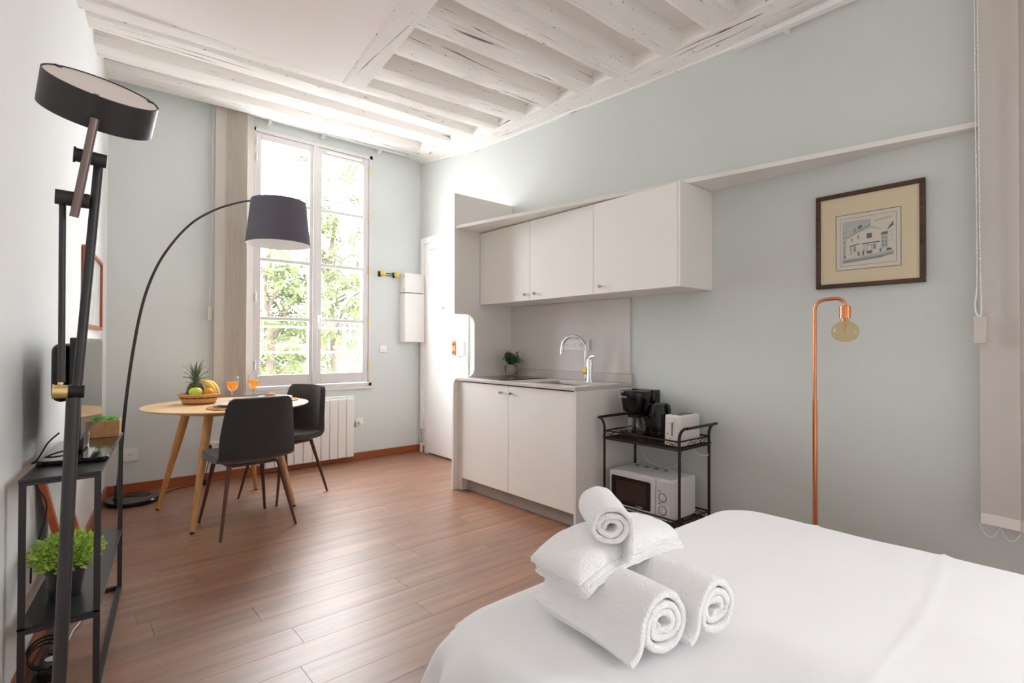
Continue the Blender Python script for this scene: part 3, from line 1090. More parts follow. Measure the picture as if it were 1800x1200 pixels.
MB().lathe([(.020, 0), (.019, .030), (.008, .036)], 18, M=T(.985, YW - .01, .302) @ RX(90)).build('plug', BLACKP, s3)
rd = thing('radiator', 'white panelled electric radiator under the tall window', 'radiator', (1.87, 5.12, .05))
nf = 10
x0, pit = 1.42, .0853
MB().box((1.42, 5.105, .052), (2.272, 5.16, .672)).build('body', WHITE, rd, bevel=.006)
for i in range(nf):
    a = x0 + i * pit
    MB().box((a + .0025, 5.092, .055), (a + pit - .0025, 5.115, .645)).build('fin', WHITE, rd, bevel=.006)
m = MB()
m.box((2.272, 5.10, .35), (2.30, 5.15, .40))
m.build('thermostat', mat('stat_grey', (150, 148, 138), .5), rd, bevel=.004)
m = MB()
m.tube(spline([(2.30, 5.14, .36), (2.33, 5.145, .345), (2.355, 5.14, .36), (2.362, 5.14, .38)], 5), .004, 6)
m.build('power_cord', CABLEW, rd)
for x in (1.55, 2.15):
    MB().box((x - .02, 5.15, .2), (x + .02, YW, .5)).build('bracket', WHITE, rd)

# ------------------------------------------------------------------ right wall: blind, rail, picture
rb = thing('vertical_blind', 'pale vertical blind hanging at the foot of the bed wall', 'blind', (2.99, -.2, .43))
MB().box((2.975, -1.7, 2.925), (3.02, 1.48, 2.955)).build('track', WHITE, rb, bevel=.003)
MB().box((3.02, 1.2, 2.93), (XW, 1.22, 2.95)).build('bracket', WHITE, rb)
MB().box((3.02, -1.0, 2.93), (XW, -.98, 2.95)).build('bracket', WHITE, rb)
for i in range(8):
    y = .335 - i * .066
    M = T(2.985, y, 0) @ RZ(-97)
    s = MB().box((-.0635, -.0012, .43), (.0635, .0012, 2.925), M=M).build('slat', BLIND, rb, smooth=0)
    MB().box((-.062, -.003, .43), (.062, .003, .475), M=M).build('weight', BLINDE, s, bevel=.001)
ch = []
for i in range(7):
    for q in range(8):
        t = q / 8
        ch.append((2.972, .40 - (i + t) * .066, .433 - .05 * 4 * t * (1 - t)))
MB().tube(ch, .0016, 5).build('link_chain', mat('chain_white', (228, 224, 220), .4), rb)
cw = spline([(2.96, .408, 2.92), (2.96, .405, 2.2), (2.958, .402, 1.5), (2.955, .408, 1.36), (2.955, .398, 1.315), (2.958, .388, 1.35), (2.96, .392, 1.6), (2.96, .395, 2.3), (2.96, .398, 2.92)], 30)
m = MB()
m.tube(cw, .0016, 5)
for i, p in enumerate(cw):
    if i > 18:
        m.ball(p, .0034, 6, 4)
m.build('bead_cord', MATS['chain_white'], rb)
MB().box((2.948, .372, 1.196), (2.964, .412, 1.312)).build('cord_weight', BLIND, rb, bevel=.005)

pf = thing('framed_print', 'dark wood framed street print above the copper lamp', 'picture', (XW, .83, 1.73))
DKW = wood('dark_frame', (88, 58, 36), (48, 28, 16), 1, .4, 40)
PX = XW - .02
y0, y1, z0, z1 = .597, 1.065, 1.487, 1.977
fw = .022
m = MB()
m.box((PX - .006, y0, z0), (XW - .001, y1, z0 + fw))
m.box((PX - .006, y0, z1 - fw), (XW - .001, y1, z1))
m.box((PX - .006, y0, z0 + fw), (XW - .001, y0 + fw, z1 - fw))
m.box((PX - .006, y1 - fw, z0 + fw), (XW - .001, y1, z1 - fw))
m.build('frame', DKW, pf, bevel=.003)
MATC = mat('mat_board', (228, 210, 176), .8)
MB().box((PX + .004, y0 + fw, z0 + fw), (XW - .002, y1 - fw, z1 - fw)).build('mat_board', MATC, pf)
# print drawn in flat inks: a = from left (0) to right (1), b = from bottom to top
py0, py1, pz0, pz1 = .690, .972, 1.575, 1.862
INK = [mat('ink_paper', (224, 214, 200), .8), mat('ink_green', (104, 118, 100), .8), mat('ink_wash', (186, 190, 182), .8), mat('ink_blue', (136, 148, 150), .8),
       mat('ink_dark', (104, 108, 106), .8), mat('ink_cream', (222, 214, 198), .8)]
m = MB()
lay = [0]


def ink(poly, c):
    lay[0] += 1
    d = PX + .0035 - lay[0] * .00006
    m.prism(poly, lambda a, b, q: (d - q, py1 + (py0 - py1) * a, pz0 + (pz1 - pz0) * b), 0, .00004, c)


def rct(a0, b0, a1, b1, c):
    ink([(a0, b0), (a1, b0), (a1, b1), (a0, b1)], c)


rct(0, 0, 1, 1, 1)
rct(.012, .012, .988, .988, 0)
rct(.07, .075, .93, .925, 1)
rct(.076, .081, .924, .919, 0)
rct(.115, .125, .89, .87, 5)
ink([(.115, .87), (.115, .5), (.3, .62), (.55, .7), (.55, .87)], 2)
ink([(.6, .83), (.86, .87), (.88, .84), (.62, .80)], 2)
ink([(.115, .125), (.115, .2), (.4, .22), (.7, .26), (.89, .29), (.89, .21), (.6, .16), (.3, .13)], 2)
ink([(.115, .13), (.7, .17), (.89, .22), (.89, .245), (.6, .2), (.115, .18)], 3)
ink([(.19, .25), (.19, .57), (.38, .68), (.54, .74), (.70, .68), (.70, .28), (.45, .24)], 0)      # corner house
ink([(.18, .56), (.19, .585), (.54, .775), (.55, .745), (.38, .665)], 3)
ink([(.38, .665), (.54, .745), (.71, .675), (.70, .66), (.54, .70), (.40, .65)], 2)
ink([(.28, .65), (.30, .73), (.33, .73), (.33, .68)], 3)
ink([(.35, .70), (.37, .77), (.42, .78), (.42, .73)], 4)
rct(.49, .53, .57, .615, 4)
ink([(.22, .40), (.23, .43), (.38, .46), (.38, .44)], 4)
ink([(.41, .43), (.41, .45), (.68, .46), (.70, .44)], 4)
rct(.49, .27, .575, .415, 3)
rct(.50, .30, .565, .40, 5)
rct(.49, .26, .575, .31, 4)
rct(.59, .33, .63, .42, 3)
rct(.44, .30, .47, .42, 2)
for a, b in ((.25, .50), (.35, .54)):
    rct(a, b, a + .022, b + .06, 3)
rct(.29, .32, .325, .41, 3)
rct(.24, .27, .25, .40, 4)
ink([(.115, .22), (.115, .78), (.17, .74), (.17, .25)], 2)
for i in range(5):
    rct(.125, .3 + i * .09, .138, .32 + i * .09, 4)
    rct(.15, .33 + i * .085, .16, .345 + i * .085, 4)
rct(.71, .33, .80, .56, 2)
ink([(.70, .56), (.72, .60), (.80, .61), (.81, .56)], 4)
for i in range(3):
    rct(.73, .36 + i * .065, .745, .40 + i * .065, 4)
    rct(.77, .36 + i * .065, .785, .40 + i * .065, 4)
ink([(.81, .33), (.81, .64), (.89, .70), (.89, .33)], 0)
ink([(.80, .63), (.82, .68), (.89, .77), (.89, .70)], 4)
for i in range(3):
    rct(.83, .42 + i * .08, .845, .455 + i * .08, 2)
    rct(.865, .44 + i * .08, .88, .475 + i * .08, 2)
rct(.545, .77, .55, .84, 4)
for a, b, h in ((.14, .21, .07), (.36, .23, .09), (.43, .235, .11), (.69, .27, .07)):
    ink([(a, b), (a + .02, b), (a + .024, b + h * .6), (a + .01, b + h), (a - .004, b + h * .6)], 4)
ink([(.78, .28), (.86, .29), (.87, .31), (.80, .32)], 4)
m.build('print', INK, pf, smooth=0)
MB().box((PX - .001, y0 + fw, z0 + fw), (PX, y1 - fw, z1 - fw)).build('glass', PANE, pf, smooth=0)

# ------------------------------------------------------------------ copper lamp
cl = thing('floor_lamp', 'slim copper floor lamp with amber globe bulb beside the bed', 'lamp', (2.72, .953, 0))
MB().lathe([(.0, 0.002), (.13, .002), (.13, .016), (.12, .022), (.0, .022)], 36, M=T(2.72, .953, 0), cap0=False, cap1=False).build('base', COPPER, cl)
LX, LY = 2.72, .953
MB().cyl((LX, LY, .02), (LX, LY, .46), .0112, n=16).build('lower_pole', COPPER, cl)
MB().cyl((LX, LY, .46), (LX, LY, .93), .0102, n=16).build('middle_pole', COPPER, cl)
pp = [(LX, LY, .93), (LX, LY, 1.30), (LX, LY, 1.355), (LX, LY - .012, 1.388), (LX, LY - .04, 1.402), (LX, LY - .09, 1.405), (LX, LY - .108, 1.40), (LX, LY - .122, 1.388), (LX, LY - .127, 1.37), (LX, LY - .127, 1.355)]
MB().tube(spline(pp, 5), .0078, 14).build('upper_pole', COPPER, cl)
by = LY - .127
MB().lathe([(.006, 1.372), (.021, 1.368), (.0225, 1.362), (.0225, 1.312), (.018, 1.312)], 24, M=T(LX, by, 0)).build('lamp_holder', COPPER, cl)
b_ = MB().lathe([(.013, 1.314), (.014, 1.306), (.018, 1.298), (.036, 1.289), (.050, 1.274), (.056, 1.254), (.053, 1.236), (.042, 1.218), (.022, 1.207), (.001, 1.205)], 30, M=T(LX, by, 0)).build('bulb', AMB, cl)
m = MB()
m.tube([(LX, by - .003, 1.31), (LX, by - .004, 1.285), (LX, by, 1.225), (LX, by + .004, 1.285), (LX, by + .003, 1.31)], .0016, 6)
m.build('filament', COPPER, b_)
MB().cyl((LX, by, 1.298), (LX, by, 1.313), .0125, n=16).build('bulb_cap', NICKEL, cl)

# ------------------------------------------------------------------ bed
bd = thing('double_bed', 'double bed under a smooth white duvet in the foreground', 'bed', (1.46, .0, 0))
BX0, BX1, BY0, BY1, BZ = .66, 2.20, -1.05, 1.125, .52
MB().box((BX0 + .06, BY0, .10), (BX1 - .06, BY1 - .07, .30)).build('bed_base', mat('bed_base', (120, 112, 106), .8), bd, bevel=.01)
MB().box((BX0 + .04, BY0, .302), (BX1 - .04, BY1 - .05, .47)).build('mattress', LINEN, bd, bevel=.04, seg=4)
for x in (BX0 + .15, BX1 - .15):
    for y in (BY0 + .12, BY1 - .2):
        MB().cyl((x, y, 0), (x, y, .10), .022, .03, n=14).build('leg', BLACKP, bd)
NS, NT = 104, 112
RAD, CORN = .09, .09
OV = .42
r2 = random.Random(4)


def duvet(u, v):
    s = BX0 - OV + u * (BX1 - BX0 + 2 * OV)
    t = BY0 + v * (BY1 + OV - BY0)
    # inner rounded rectangle (inset by the edge roll)
    ix0, ix1, iy1 = BX0 + RAD, BX1 - RAD, BY1 - RAD
    cx = min(max(s, ix0 + CORN), ix1 - CORN)
    cyy = min(t, iy1 - CORN)
    dx, dy = s - cx, t - cyy
    dist = math.hypot(dx, dy)
    z, x, y = BZ, s, t
    d = 0
    corner = abs(dx) > 1e-6 and dy > 1e-6
    if corner:
        d = dist - CORN
        nx, ny = dx / dist, dy / dist
    elif s < ix0:
        d, nx, ny = ix0 - s, -1.0, 0.0
    elif s > ix1:
        d, nx, ny = s - ix1, 1.0, 0.0
    elif t > iy1:
        d, nx, ny = t - iy1, 0.0, 1.0
    if d > 0:
        bx, by_ = s - nx * d, t - ny * d
        q = d / RAD
        L = RAD * PI / 2
        if d < L:
            h, dz = RAD * math.sin(q), RAD * (1 - math.cos(q))
        else:
            h, dz = RAD, RAD + (d - L)
        dz = min(dz, .50)
        fall = min(1, max(0, (d - .07) / .16))
        par = (math.atan2(ny, nx) * .35 + (bx * ny - by_ * nx))
        wv = math.sin(par * 46 + 1.3 * math.sin(par * 17)) * .020 + math.sin(par * 21 + 2) * .022 + .014 * noise.noise(Vector((par * 9, d * 3, .4)))
        flare = .03 * fall
        h += wv * fall + flare
        x, y, z = bx + nx * h, by_ + ny * h, BZ - dz
    # soft undulation and the pressed crease lines across the bed
    if z > BZ - .06:
        k = min(1, (z - BZ + .06) / .06)
        z += k * (.007 * noise.noise(Vector((x * 2.3, y * 2.3, 2.0))) + .0035 * noise.noise(Vector((x * 6, y * 5, 7.0))))
        y1c = .73 + .035 * (x - 1.4) + .012 * math.sin(x * 5)
        y2c = .32 + .045 * (x - 1.3) + .012 * math.sin(x * 6 + 1)
        for yc, amp in ((y1c, .005), (y2c, .0065)):
            if x > 1.05:
                e = min(1, (x - 1.05) / .25)
                g = (y - yc) / .011
                z += k * e * amp * math.exp(-g * g)
    return (x, y, max(z, .03))


MB().grid(duvet, NS * 2, NT * 2).build('duvet', LINEN, bd, smooth=180)

# ------------------------------------------------------------------ towels


def roll_towel(name, label, c0, c1, R, squash, turns, th, start, tail, group, endbow=.01, mirror=False):
    """rolled towel: a spiral of cloth from c0 (shown end) to c1"""
    c0, c1 = Vector(c0), Vector(c1)
    ax = (c1 - c0).normalized()
    side = ax.cross(Vector((0, 0, 1))).normalized()
    up = side.cross(ax)
    if mirror:
        side = -side
    N = 150
    path = []
    r_in = th * .9
    for i in range(N):
        f = i / (N - 1)
        a = start + 2 * PI * turns * f
        r = r_in + (R - th / 2 - r_in) * f
        r *= 1 + .13 * noise.noise(Vector((math.cos(a) * 1.1, math.sin(a) * 1.1, R * 50 + f * 2.2))) * (1.15 - f)
        ins = 1 - f
        path.append((r * math.cos(a) * (1 + .15 * ins), r * math.sin(a) * (squash + (1 - squash) * f * .6 - .25 * ins * squash)))
    if tail:
        n2 = 10
        (ex, ey), (fx, fy) = path[-1], path[-2]
        d = math.atan2(ey - fy, ex - fx)
        for i in range(n2):
            d += tail[1] / n2
            ex += math.cos(d) * tail[0] / n2
            ey += math.sin(d) * tail[0] / n2
            path.append((ex, ey))
    n = len(path)
    outl = []
    for sgn in (1, -1):
        seq = range(n) if sgn == 1 else range(n - 1, -1, -1)
        for i in seq:
            a, b = path[max(i - 1, 0)], path[min(i + 1, n - 1)]
            dx, dy = b[0] - a[0], b[1] - a[1]
            l = math.hypot(dx, dy) or 1
            outl.append((path[i][0] - dy / l * th / 2 * sgn * -1, path[i][1] + dx / l * th / 2 * sgn * -1, i / (n - 1)))
    m = MB()
    L = len(outl)
    ln = (c1 - c0).length
    secs = [0, .006, .02, .25, .5, .75, .98, .994, 1]
    for w_ in secs:
        for (px_, py_, f) in outl:
            j = noise.noise(Vector((px_ * 40, py_ * 40, w_ * 2 + R * 90))) * .0025
            edge = 0
            if w_ < .1:
                edge = endbow * (1 - f) * .6 - .006 * noise.noise(Vector((f * 14, 1.2, R * 31)))
            if w_ > .9:
                edge = -(endbow * (1 - f) * .6 - .006 * noise.noise(Vector((f * 14, 3.2, R * 31))))
            kk = .72 if w_ in (0, 1) else (.92 if w_ in (.006, .994) else 1)
            mid = path[min(n - 1, int(f * (n - 1) + .5))]
            ux = mid[0] + (px_ - mid[0]) * kk
            uy = mid[1] + (py_ - mid[1]) * kk
            sag = .004 * math.sin(w_ * 9 + R * 60)
            m.v.append(c0 + ax * (ln * w_ + edge) + side * (ux + j) + up * (uy * 1.0 + j + sag * .4))
    for s_ in range(len(secs) - 1):
        for i in range(L):
            k2 = (i + 1) % L
            m.f.append([s_ * L + i, s_ * L + k2, (s_ + 1) * L + k2, (s_ + 1) * L + i])
            m.m.append(0)
    for base in (0, (len(secs) - 1) * L):
        for i in range(n - 1):
            m.f.append([base + i, base + i + 1, base + 2 * n - 2 - i, base + 2 * n - 1 - i])
            m.m.append(0)
    o = m.build(name, TERRY, smooth=70, loc=(c0.x, c0.y, BZ))
    tag(o, label, 'towel', group)
    return o


GT = 'rolled towels on the bed'
roll_towel('rolled_towel', 'large rolled white towel at the front left of the pile', (.965, .625, BZ + .079), (1.005, .945, BZ + .077), .075, .98, 3.1, .0155, math.radians(150), (.06, -1.2), GT)
roll_towel('rolled_towel', 'large rolled white towel at the right rear of the pile', (1.115, .590, BZ + .077), (1.15, .90, BZ + .076), .071, .98, 2.9, .0155, math.radians(222), (.055, -1.2), GT)


def cloth_slab(m, x0, x1, y0, y1, zfun, thick, seed, nu=40, nv=20, edge=.3, wave=.004):
    """closed soft slab with rounded rims, bent over zfun(u, v)"""
    def fn(u, v, s):
        cu, cv = 1 - abs(2 * u - 1) ** 5, 1 - abs(2 * v - 1) ** 3
        x = x0 + u * (x1 - x0)
        y = y0 + v * (y1 - y0)
        z = zfun(u, v)
        bow = (1 - (2 * v - 1) ** 4) * .010
        x += (2 * u - 1) * bow + wave * noise.noise(Vector((x * 6, y * 38, seed))) * abs(2 * u - 1)
        y += wave * noise.noise(Vector((x * 30, y * 5, seed + 8.0))) * abs(2 * v - 1)
        z += .003 * noise.noise(Vector((x * 22, y * 22, seed + 3.0)))
        th = thick * (edge + (1 - edge) * math.sqrt(max(0, cu * cv)))
        return Vector((x, y, z + (th if s > 0 else 0)))
    top = [fn(i / (nu - 1), j / (nv - 1), 1) for j in range(nv) for i in range(nu)]
    bot = [fn(i / (nu - 1), j / (nv - 1), 0) for j in range(nv) for i in range(nu)]
    fs_ = [(j * nu + i, j * nu + i + 1, (j + 1) * nu + i + 1, (j + 1) * nu + i) for j in range(nv - 1) for i in range(nu - 1)]
    n = nu * nv
    fs2 = [tuple(n + q for q in reversed(f)) for f in fs_]
    rim = list(range(nu)) + [j * nu + nu - 1 for j in range(1, nv)] + [(nv - 1) * nu + i for i in range(nu - 2, -1, -1)] + [j * nu for j in range(nv - 2, 0, -1)]
    rf = [(b, a, n + a, n + b) for a, b in zip(rim, rim[1:] + rim[:1])]
    m.add(top + bot, fs_ + fs2 + rf)


def drape(base):
    def zf(u, v):
        d = max(0, abs(u - .52) * 2 - .45)
        return BZ + base - .050 * d ** 1.4 * (1.2 if u < .5 else .8) - .010 * max(0, .3 - v) * 3
    return zf


m = MB()
for q in range(4):                       # the hems showing at the front
    cloth_slab(m, .868 + .004 * (q % 2), 1.258 - .003 * q, .760 - .003 * (q % 2) + .003 * q, .92, drape(.150 + q * .0062), .0066, 3.0 + q * 2, edge=.8, wave=.0045)
cloth_slab(m, .862, 1.252, .772, .93, drape(.175), .036, 21.0, nu=60, nv=30, edge=.30, wave=.0045)
tag(m.build('folded_towel', TERRY, smooth=70, loc=(1.06, .83, BZ + .14)), 'folded white towel draped across the two big rolls', 'towel')
roll_towel('rolled_towel', 'smallest rolled white towel on top of the pile', (.962, .765, BZ + .245), (1.060, .893, BZ + .250), .053, 1.0, 2.6, .0125, math.radians(180 - 936), (.085, .35), GT, mirror=True)

# ------------------------------------------------------------------ serving cart with appliances
CX0, CX1, CY0, CY1 = 2.69, 3.02, 1.655, 2.20
ct = thing('serving_cart', 'brown wrought iron serving cart against the wall', 'cart', (2.86, 1.93, 0))
r = .0085
for x in (CX0, CX1):
    for y, sg in ((CY0, -1), (CY1, 1)):
        pts = [(x, y, 0), (x, y, .3), (x, y, .63), (x, y, .655), (x, y + sg * .01, .69), (x, y + sg * .032, .712), (x, y + sg * .05, .716)]
        MB().tube(spline(pts, 4), r, 10).build('leg', IRON, ct)
for y, sg in ((CY0, -1), (CY1, 1)):
    MB().cyl((CX0, y + sg * .05, .716), (CX1, y + sg * .05, .716), r, n=10).build('handle', IRON, ct)
for z, nm in ((.586, 'top_tray'), (.128, 'lower_tray')):
    m = MB()
    for zz, rr_ in ((z, .008), (z + .048, .005)):
        m.tube([(CX0, CY0, zz), (CX0, CY1, zz)], rr_, 8)
        m.tube([(CX1, CY0, zz), (CX1, CY1, zz)], rr_, 8)
        m.tube([(CX0, CY0, zz), (CX1, CY0, zz)], rr_, 8)
        m.tube([(CX0, CY1, zz), (CX1, CY1, zz)], rr_, 8)
    tr = m.build(nm, IRON, ct)
    for i in range(1, 14):
        x = CX0 + (CX1 - CX0) * i / 14
        MB().tube([(x, CY0, z + .003), (x, CY1, z + .003)], .0028, 6).build('wire', IRON, tr)
    m = MB()

    def scroll(p, u, s=1):
        """small S scrolls and a heart shaped pair under the gallery rail"""
        u = Vector(u)
        for sg in (1, -1):
            pts = []
            for i in range(14):
                a = i / 13 * 1.6 * PI
                rad = .017 * (1 - .05 * i)
                pts.append(Vector(p) + u * sg * (.019 + rad * math.cos(a + PI)) + Vector((0, 0, .02 + rad * math.sin(a) * 1.0)))
            m.tube(pts, .0022, 5)
        for sg in (1, -1):
            m.tube([Vector(p) + u * sg * .03 + Vector((0, 0, .046)), Vector(p) + u * sg * .105 + Vector((0, 0, .004))], .0022, 5)
    for y in (CY0, CY1):
        scroll(((CX0 + CX1) / 2, y, z), (1, 0, 0))
    for x in (CX0, CX1):
        for yy in (CY0 + .045, (CY0 + CY1) / 2, CY1 - .045):
            scroll((x, yy, z), (0, .62, 0))
    m.build('scrollwork', IRON, tr)

TZ = .594
cm = thing('coffee_maker', 'black filter coffee maker with glass jug on cart', 'appliance', (2.86, 2.06, TZ))
m = MB()
m.prism(rr(2.76, 2.985, 1.975, 2.15, .05), lambda u, v, q: (u, v, q), TZ, TZ + .035)
m.build('base', BLACKP, cm, bevel=.004)
m = MB()
m.prism(rr(2.90, 2.985, 1.965, 2.155, .025), lambda u, v, q: (u, v, q), TZ + .035, TZ + .305)
m.build('water_tank', BLACKG, cm, bevel=.006)
m = MB()
prof = []
for z, k_ in ((TZ + .165, .74), (TZ + .17, .80), (TZ + .24, .92), (TZ + .285, 1.0), (TZ + .297, .98), (TZ + .302, .9)):
    prof.append((z, k_))
ring = rr(-.085, .085, -.092, .092, .06, 6)
vs_ = [(2.835 + x * k_, 2.06 + y * k_, z) for z, k_ in prof for x, y in ring]
L = len(ring)
fs_ = [(i * L + q, i * L + (q + 1) % L, (i + 1) * L + (q + 1) % L, (i + 1) * L + q) for i in range(len(prof) - 1) for q in range(L)]
fs_ += [tuple(reversed(range(L))), tuple(range((len(prof) - 1) * L, len(prof) * L))]
m.add(vs_, fs_).build('filter_basket', BLACKG, cm, smooth=50)
jug = MB().lathe([(.058, TZ + .037), (.066, TZ + .05), (.068, TZ + .075), (.062, TZ + .11), (.046, TZ + .135), (.044, TZ + .133), (.059, TZ + .108), (.065, TZ + .075)][:5], 30, M=T(2.83, 2.06, 0), cap0=True, cap1=False).build('glass_jug', GOB, cm)
MB().lathe([(.047, TZ + .130), (.050, TZ + .135), (.050, TZ + .150), (.044, TZ + .156)], 26, M=T(2.83, 2.06, 0)).build('jug_collar', BLACKP, jug)
MB().tube(spline([(2.79, 2.03, TZ + .142), (2.745, 2.0, TZ + .140), (2.73, 1.992, TZ + .10), (2.745, 2.0, TZ + .062), (2.775, 2.018, TZ + .06)], 5), .008, 8).build('jug_handle', BLACKP, jug)
LOGO = mat('logo_white', (220, 220, 218), .5)
text('lettering', 'PHILIPS', .018, T(2.7525, 2.10, TZ + .262) @ RZ(-90) @ RX(82), LOGO, cm)
kt = thing('kettle', 'black electric kettle between coffee maker and toaster', 'kettle', (2.845, 1.892, TZ))
MB().lathe([(.062, TZ), (.064, TZ + .012), (.060, TZ + .018)], 30, M=T(2.845, 1.892, 0)).build('power_base', BLACKP, kt)
MB().lathe([(.066, TZ + .019), (.069, TZ + .03), (.068, TZ + .13), (.061, TZ + .21), (.056, TZ + .226), (.03, TZ + .236), (.001, TZ + .238)], 32, M=T(2.845, 1.892, 0)).build('kettle_body', BLACKG, kt)
MB().tube(spline([(2.845, 1.848, TZ + .228), (2.845, 1.827, TZ + .22), (2.843, 1.816, TZ + .17), (2.843, 1.818, TZ + .10), (2.845, 1.834, TZ + .08)], 5), .010, 10).build('handle', BLACKP, kt)
m = MB()
m.add([(2.825, 1.942, TZ + .225), (2.865, 1.942, TZ + .225), (2.845, 1.966, TZ + .228), (2.835, 1.950, TZ + .15), (2.855, 1.950, TZ + .15)], [(0, 1, 2), (0, 2, 3), (1, 4, 2), (3, 2, 4)])
m.build('spout', BLACKP, kt, solid=.003)
to = thing('toaster', 'white two slot toaster at the right end of the cart', 'toaster', (2.83, 1.73, TZ))
ring = rr(2.735, 2.965, 1.675, 1.79, .022, 5)
cxm, cym = 2.85, 1.7325
prof = [(TZ + .004, 1.0), (TZ + .165, .965), (TZ + .176, .95), (TZ + .180, .90)]
vs_ = [(cxm + (x - cxm) * k_, cym + (y - cym) * k_, z) for z, k_ in prof for x, y in ring]
L = len(ring)
fs_ = [(i * L + q, i * L + (q + 1) % L, (i + 1) * L + (q + 1) % L, (i + 1) * L + q) for i in range(3) for q in range(L)]
fs_ += [tuple(reversed(range(L))), tuple(range(3 * L, 4 * L))]
TOW = mat('toaster_white', (226, 220, 216), .4)
m = MB().add(vs_, fs_)
m.build('housing', TOW, to, smooth=50)
DARK = mat('slot_dark', (30, 28, 28), .6)
for y in (1.715, 1.752):
    MB().box((2.775, y - .010, TZ + .1795), (2.93, y + .010, TZ + .1815)).build('bread_slot', DARK, to)
MB().box((2.7345, 1.730, TZ + .06), (2.7405, 1.734, TZ + .14)).build('lever_slot', DARK, to)
MB().box((2.722, 1.718, TZ + .138), (2.742, 1.746, TZ + .150)).build('lever', TOW, to, bevel=.003)
MB().lathe([(.012, 0), (.011, .012)], 16, M=T(2.737, 1.752, TZ + .04) @ RY(-90)).build('dial', TOW, to)
MB().cyl((2.7365, 1.762, TZ + .07), (2.735, 1.762, TZ + .07), .004, n=10).build('button', DARK, to)

mw = thing('microwave', 'white microwave oven on the lower tray of the cart', 'microwave', (2.85, 1.95, .135))
MX0, MX1, MY0, MY1, MZ0, MZ1 = 2.712, 2.995, 1.728, 2.178, .146, .388
MWW = mat('microwave_white', (222, 220, 221), .3)
MB().box((MX0 + .02, MY0, MZ0), (MX1, MY1, MZ1)).build('housing', MWW, mw, bevel=.012, seg=3)
d = MB().box((MX0, MY0 + .105, MZ0 + .004), (MX0 + .022, MY1, MZ1 - .004)).build('door', MWW, mw, bevel=.008, seg=3)
m = MB()
m.prism(rr(MY0 + .135, MY1 - .02, MZ0 + .036, MZ1 - .032, .01), lambda u, v, q: (q, u, v), MX0 - .002, MX0 + .002)
m.build('window', BLACKG, d)
m = MB()
m.prism(rr(MY0 + .165, MY1 - .06, MZ0 + .06, MZ1 - .056, .008), lambda u, v, q: (q, u, v), MX0 - .003, MX0 - .0018)
m.build('window_screen', mat('oven_screen', (52, 36, 32), .25), d)
text('lettering', 'proline', .017, T(MX0 - .0022, (MY0 + MY1) / 2 - .01, MZ0 + .046) @ RZ(-90) @ RX(90), LOGO, d)
MB().box((MX0 + .002, MY0 + .004, MZ0 + .004), (MX0 + .022, MY0 + .102, MZ1 - .004)).build('control_panel', MWW, mw, bevel=.006, seg=3)
GREYL = mat('mark_grey', (72, 74, 80), .5)
for z in (MZ1 - .105, MZ0 + .062):
    m = MB()
    m.tube([(MX0 + .001, MY0 + .053 + .026 * math.cos(2 * PI * i / 26), z + .026 * math.sin(2 * PI * i / 26)) for i in range(26)], .0016, 5, closed=True)
    m.build('dial_ring', GREYL, mw)
    kb = MB().lathe([(.022, 0), (.020, .008), (.017, .010)], 24, M=T(MX0 + .002, MY0 + .053, z) @ RY(-90)).build('dial', MWW, mw)
    MB().box((MX0 - .018, MY0 + .050, z - .018), (MX0 - .006, MY0 + .056, z + .018)).build('grip', MWW, kb, bevel=.002)
    MB().box((MX0 + .001, MY0 + .066, z + .036), (MX0 + .003, MY0 + .084, z + .040)).build('mark', GREYL, mw)
for i in range(4):
    y = MY0 + .16 + i * .072
    MB().box((MX1 - .07, y, MZ1 - .0005), (MX1 - .045, y + .03, MZ1 + .0006)).build('vent', DARK, mw)
for x in (MX0 + .04, MX1 - .03):
    for y in (MY0 + .04, MY1 - .04):
        MB().cyl((x, y, .1338), (x, y, MZ0 + .002), .012, n=10).build('foot', BLACKP, mw)
o = MB().tube(spline([(3.0, 2.14, .60), (3.0, 2.135, .50), (2.99, 2.08, .42), (2.985, 1.98, .395), (2.99, 1.88, .41), (3.0, 1.82, .48), (3.0, 1.80, .585)], 6), .003, 6).build('appliance_cord', CABLEW, loc=(3.0, 1.98, .4))
tag(o, 'white appliance cord looping down behind the cart tray', 'cable')
o = MB().tube(spline([(3.0, 1.70, .60), (3.03, 1.66, .55), (3.0, 1.66, .515), (2.96, 1.70, .53), (2.95, 1.74, .58)], 6), .003, 6).build('appliance_cord', CABLEW, loc=(3.0, 1.7, .5))
tag(o, 'short white cord hanging under the toaster', 'cable')
o = MB().tube(spline([(3.04, 1.875, .60), (3.045, 1.87, .5), (3.04, 1.865, .4), (3.045, 1.86, .15), (3.05, 1.86, .01)], 5), .0035, 6).build('appliance_cord', CABLE, loc=(3.04, 1.87, .3))
tag(o, 'black appliance cord running straight down behind the microwave', 'cable')

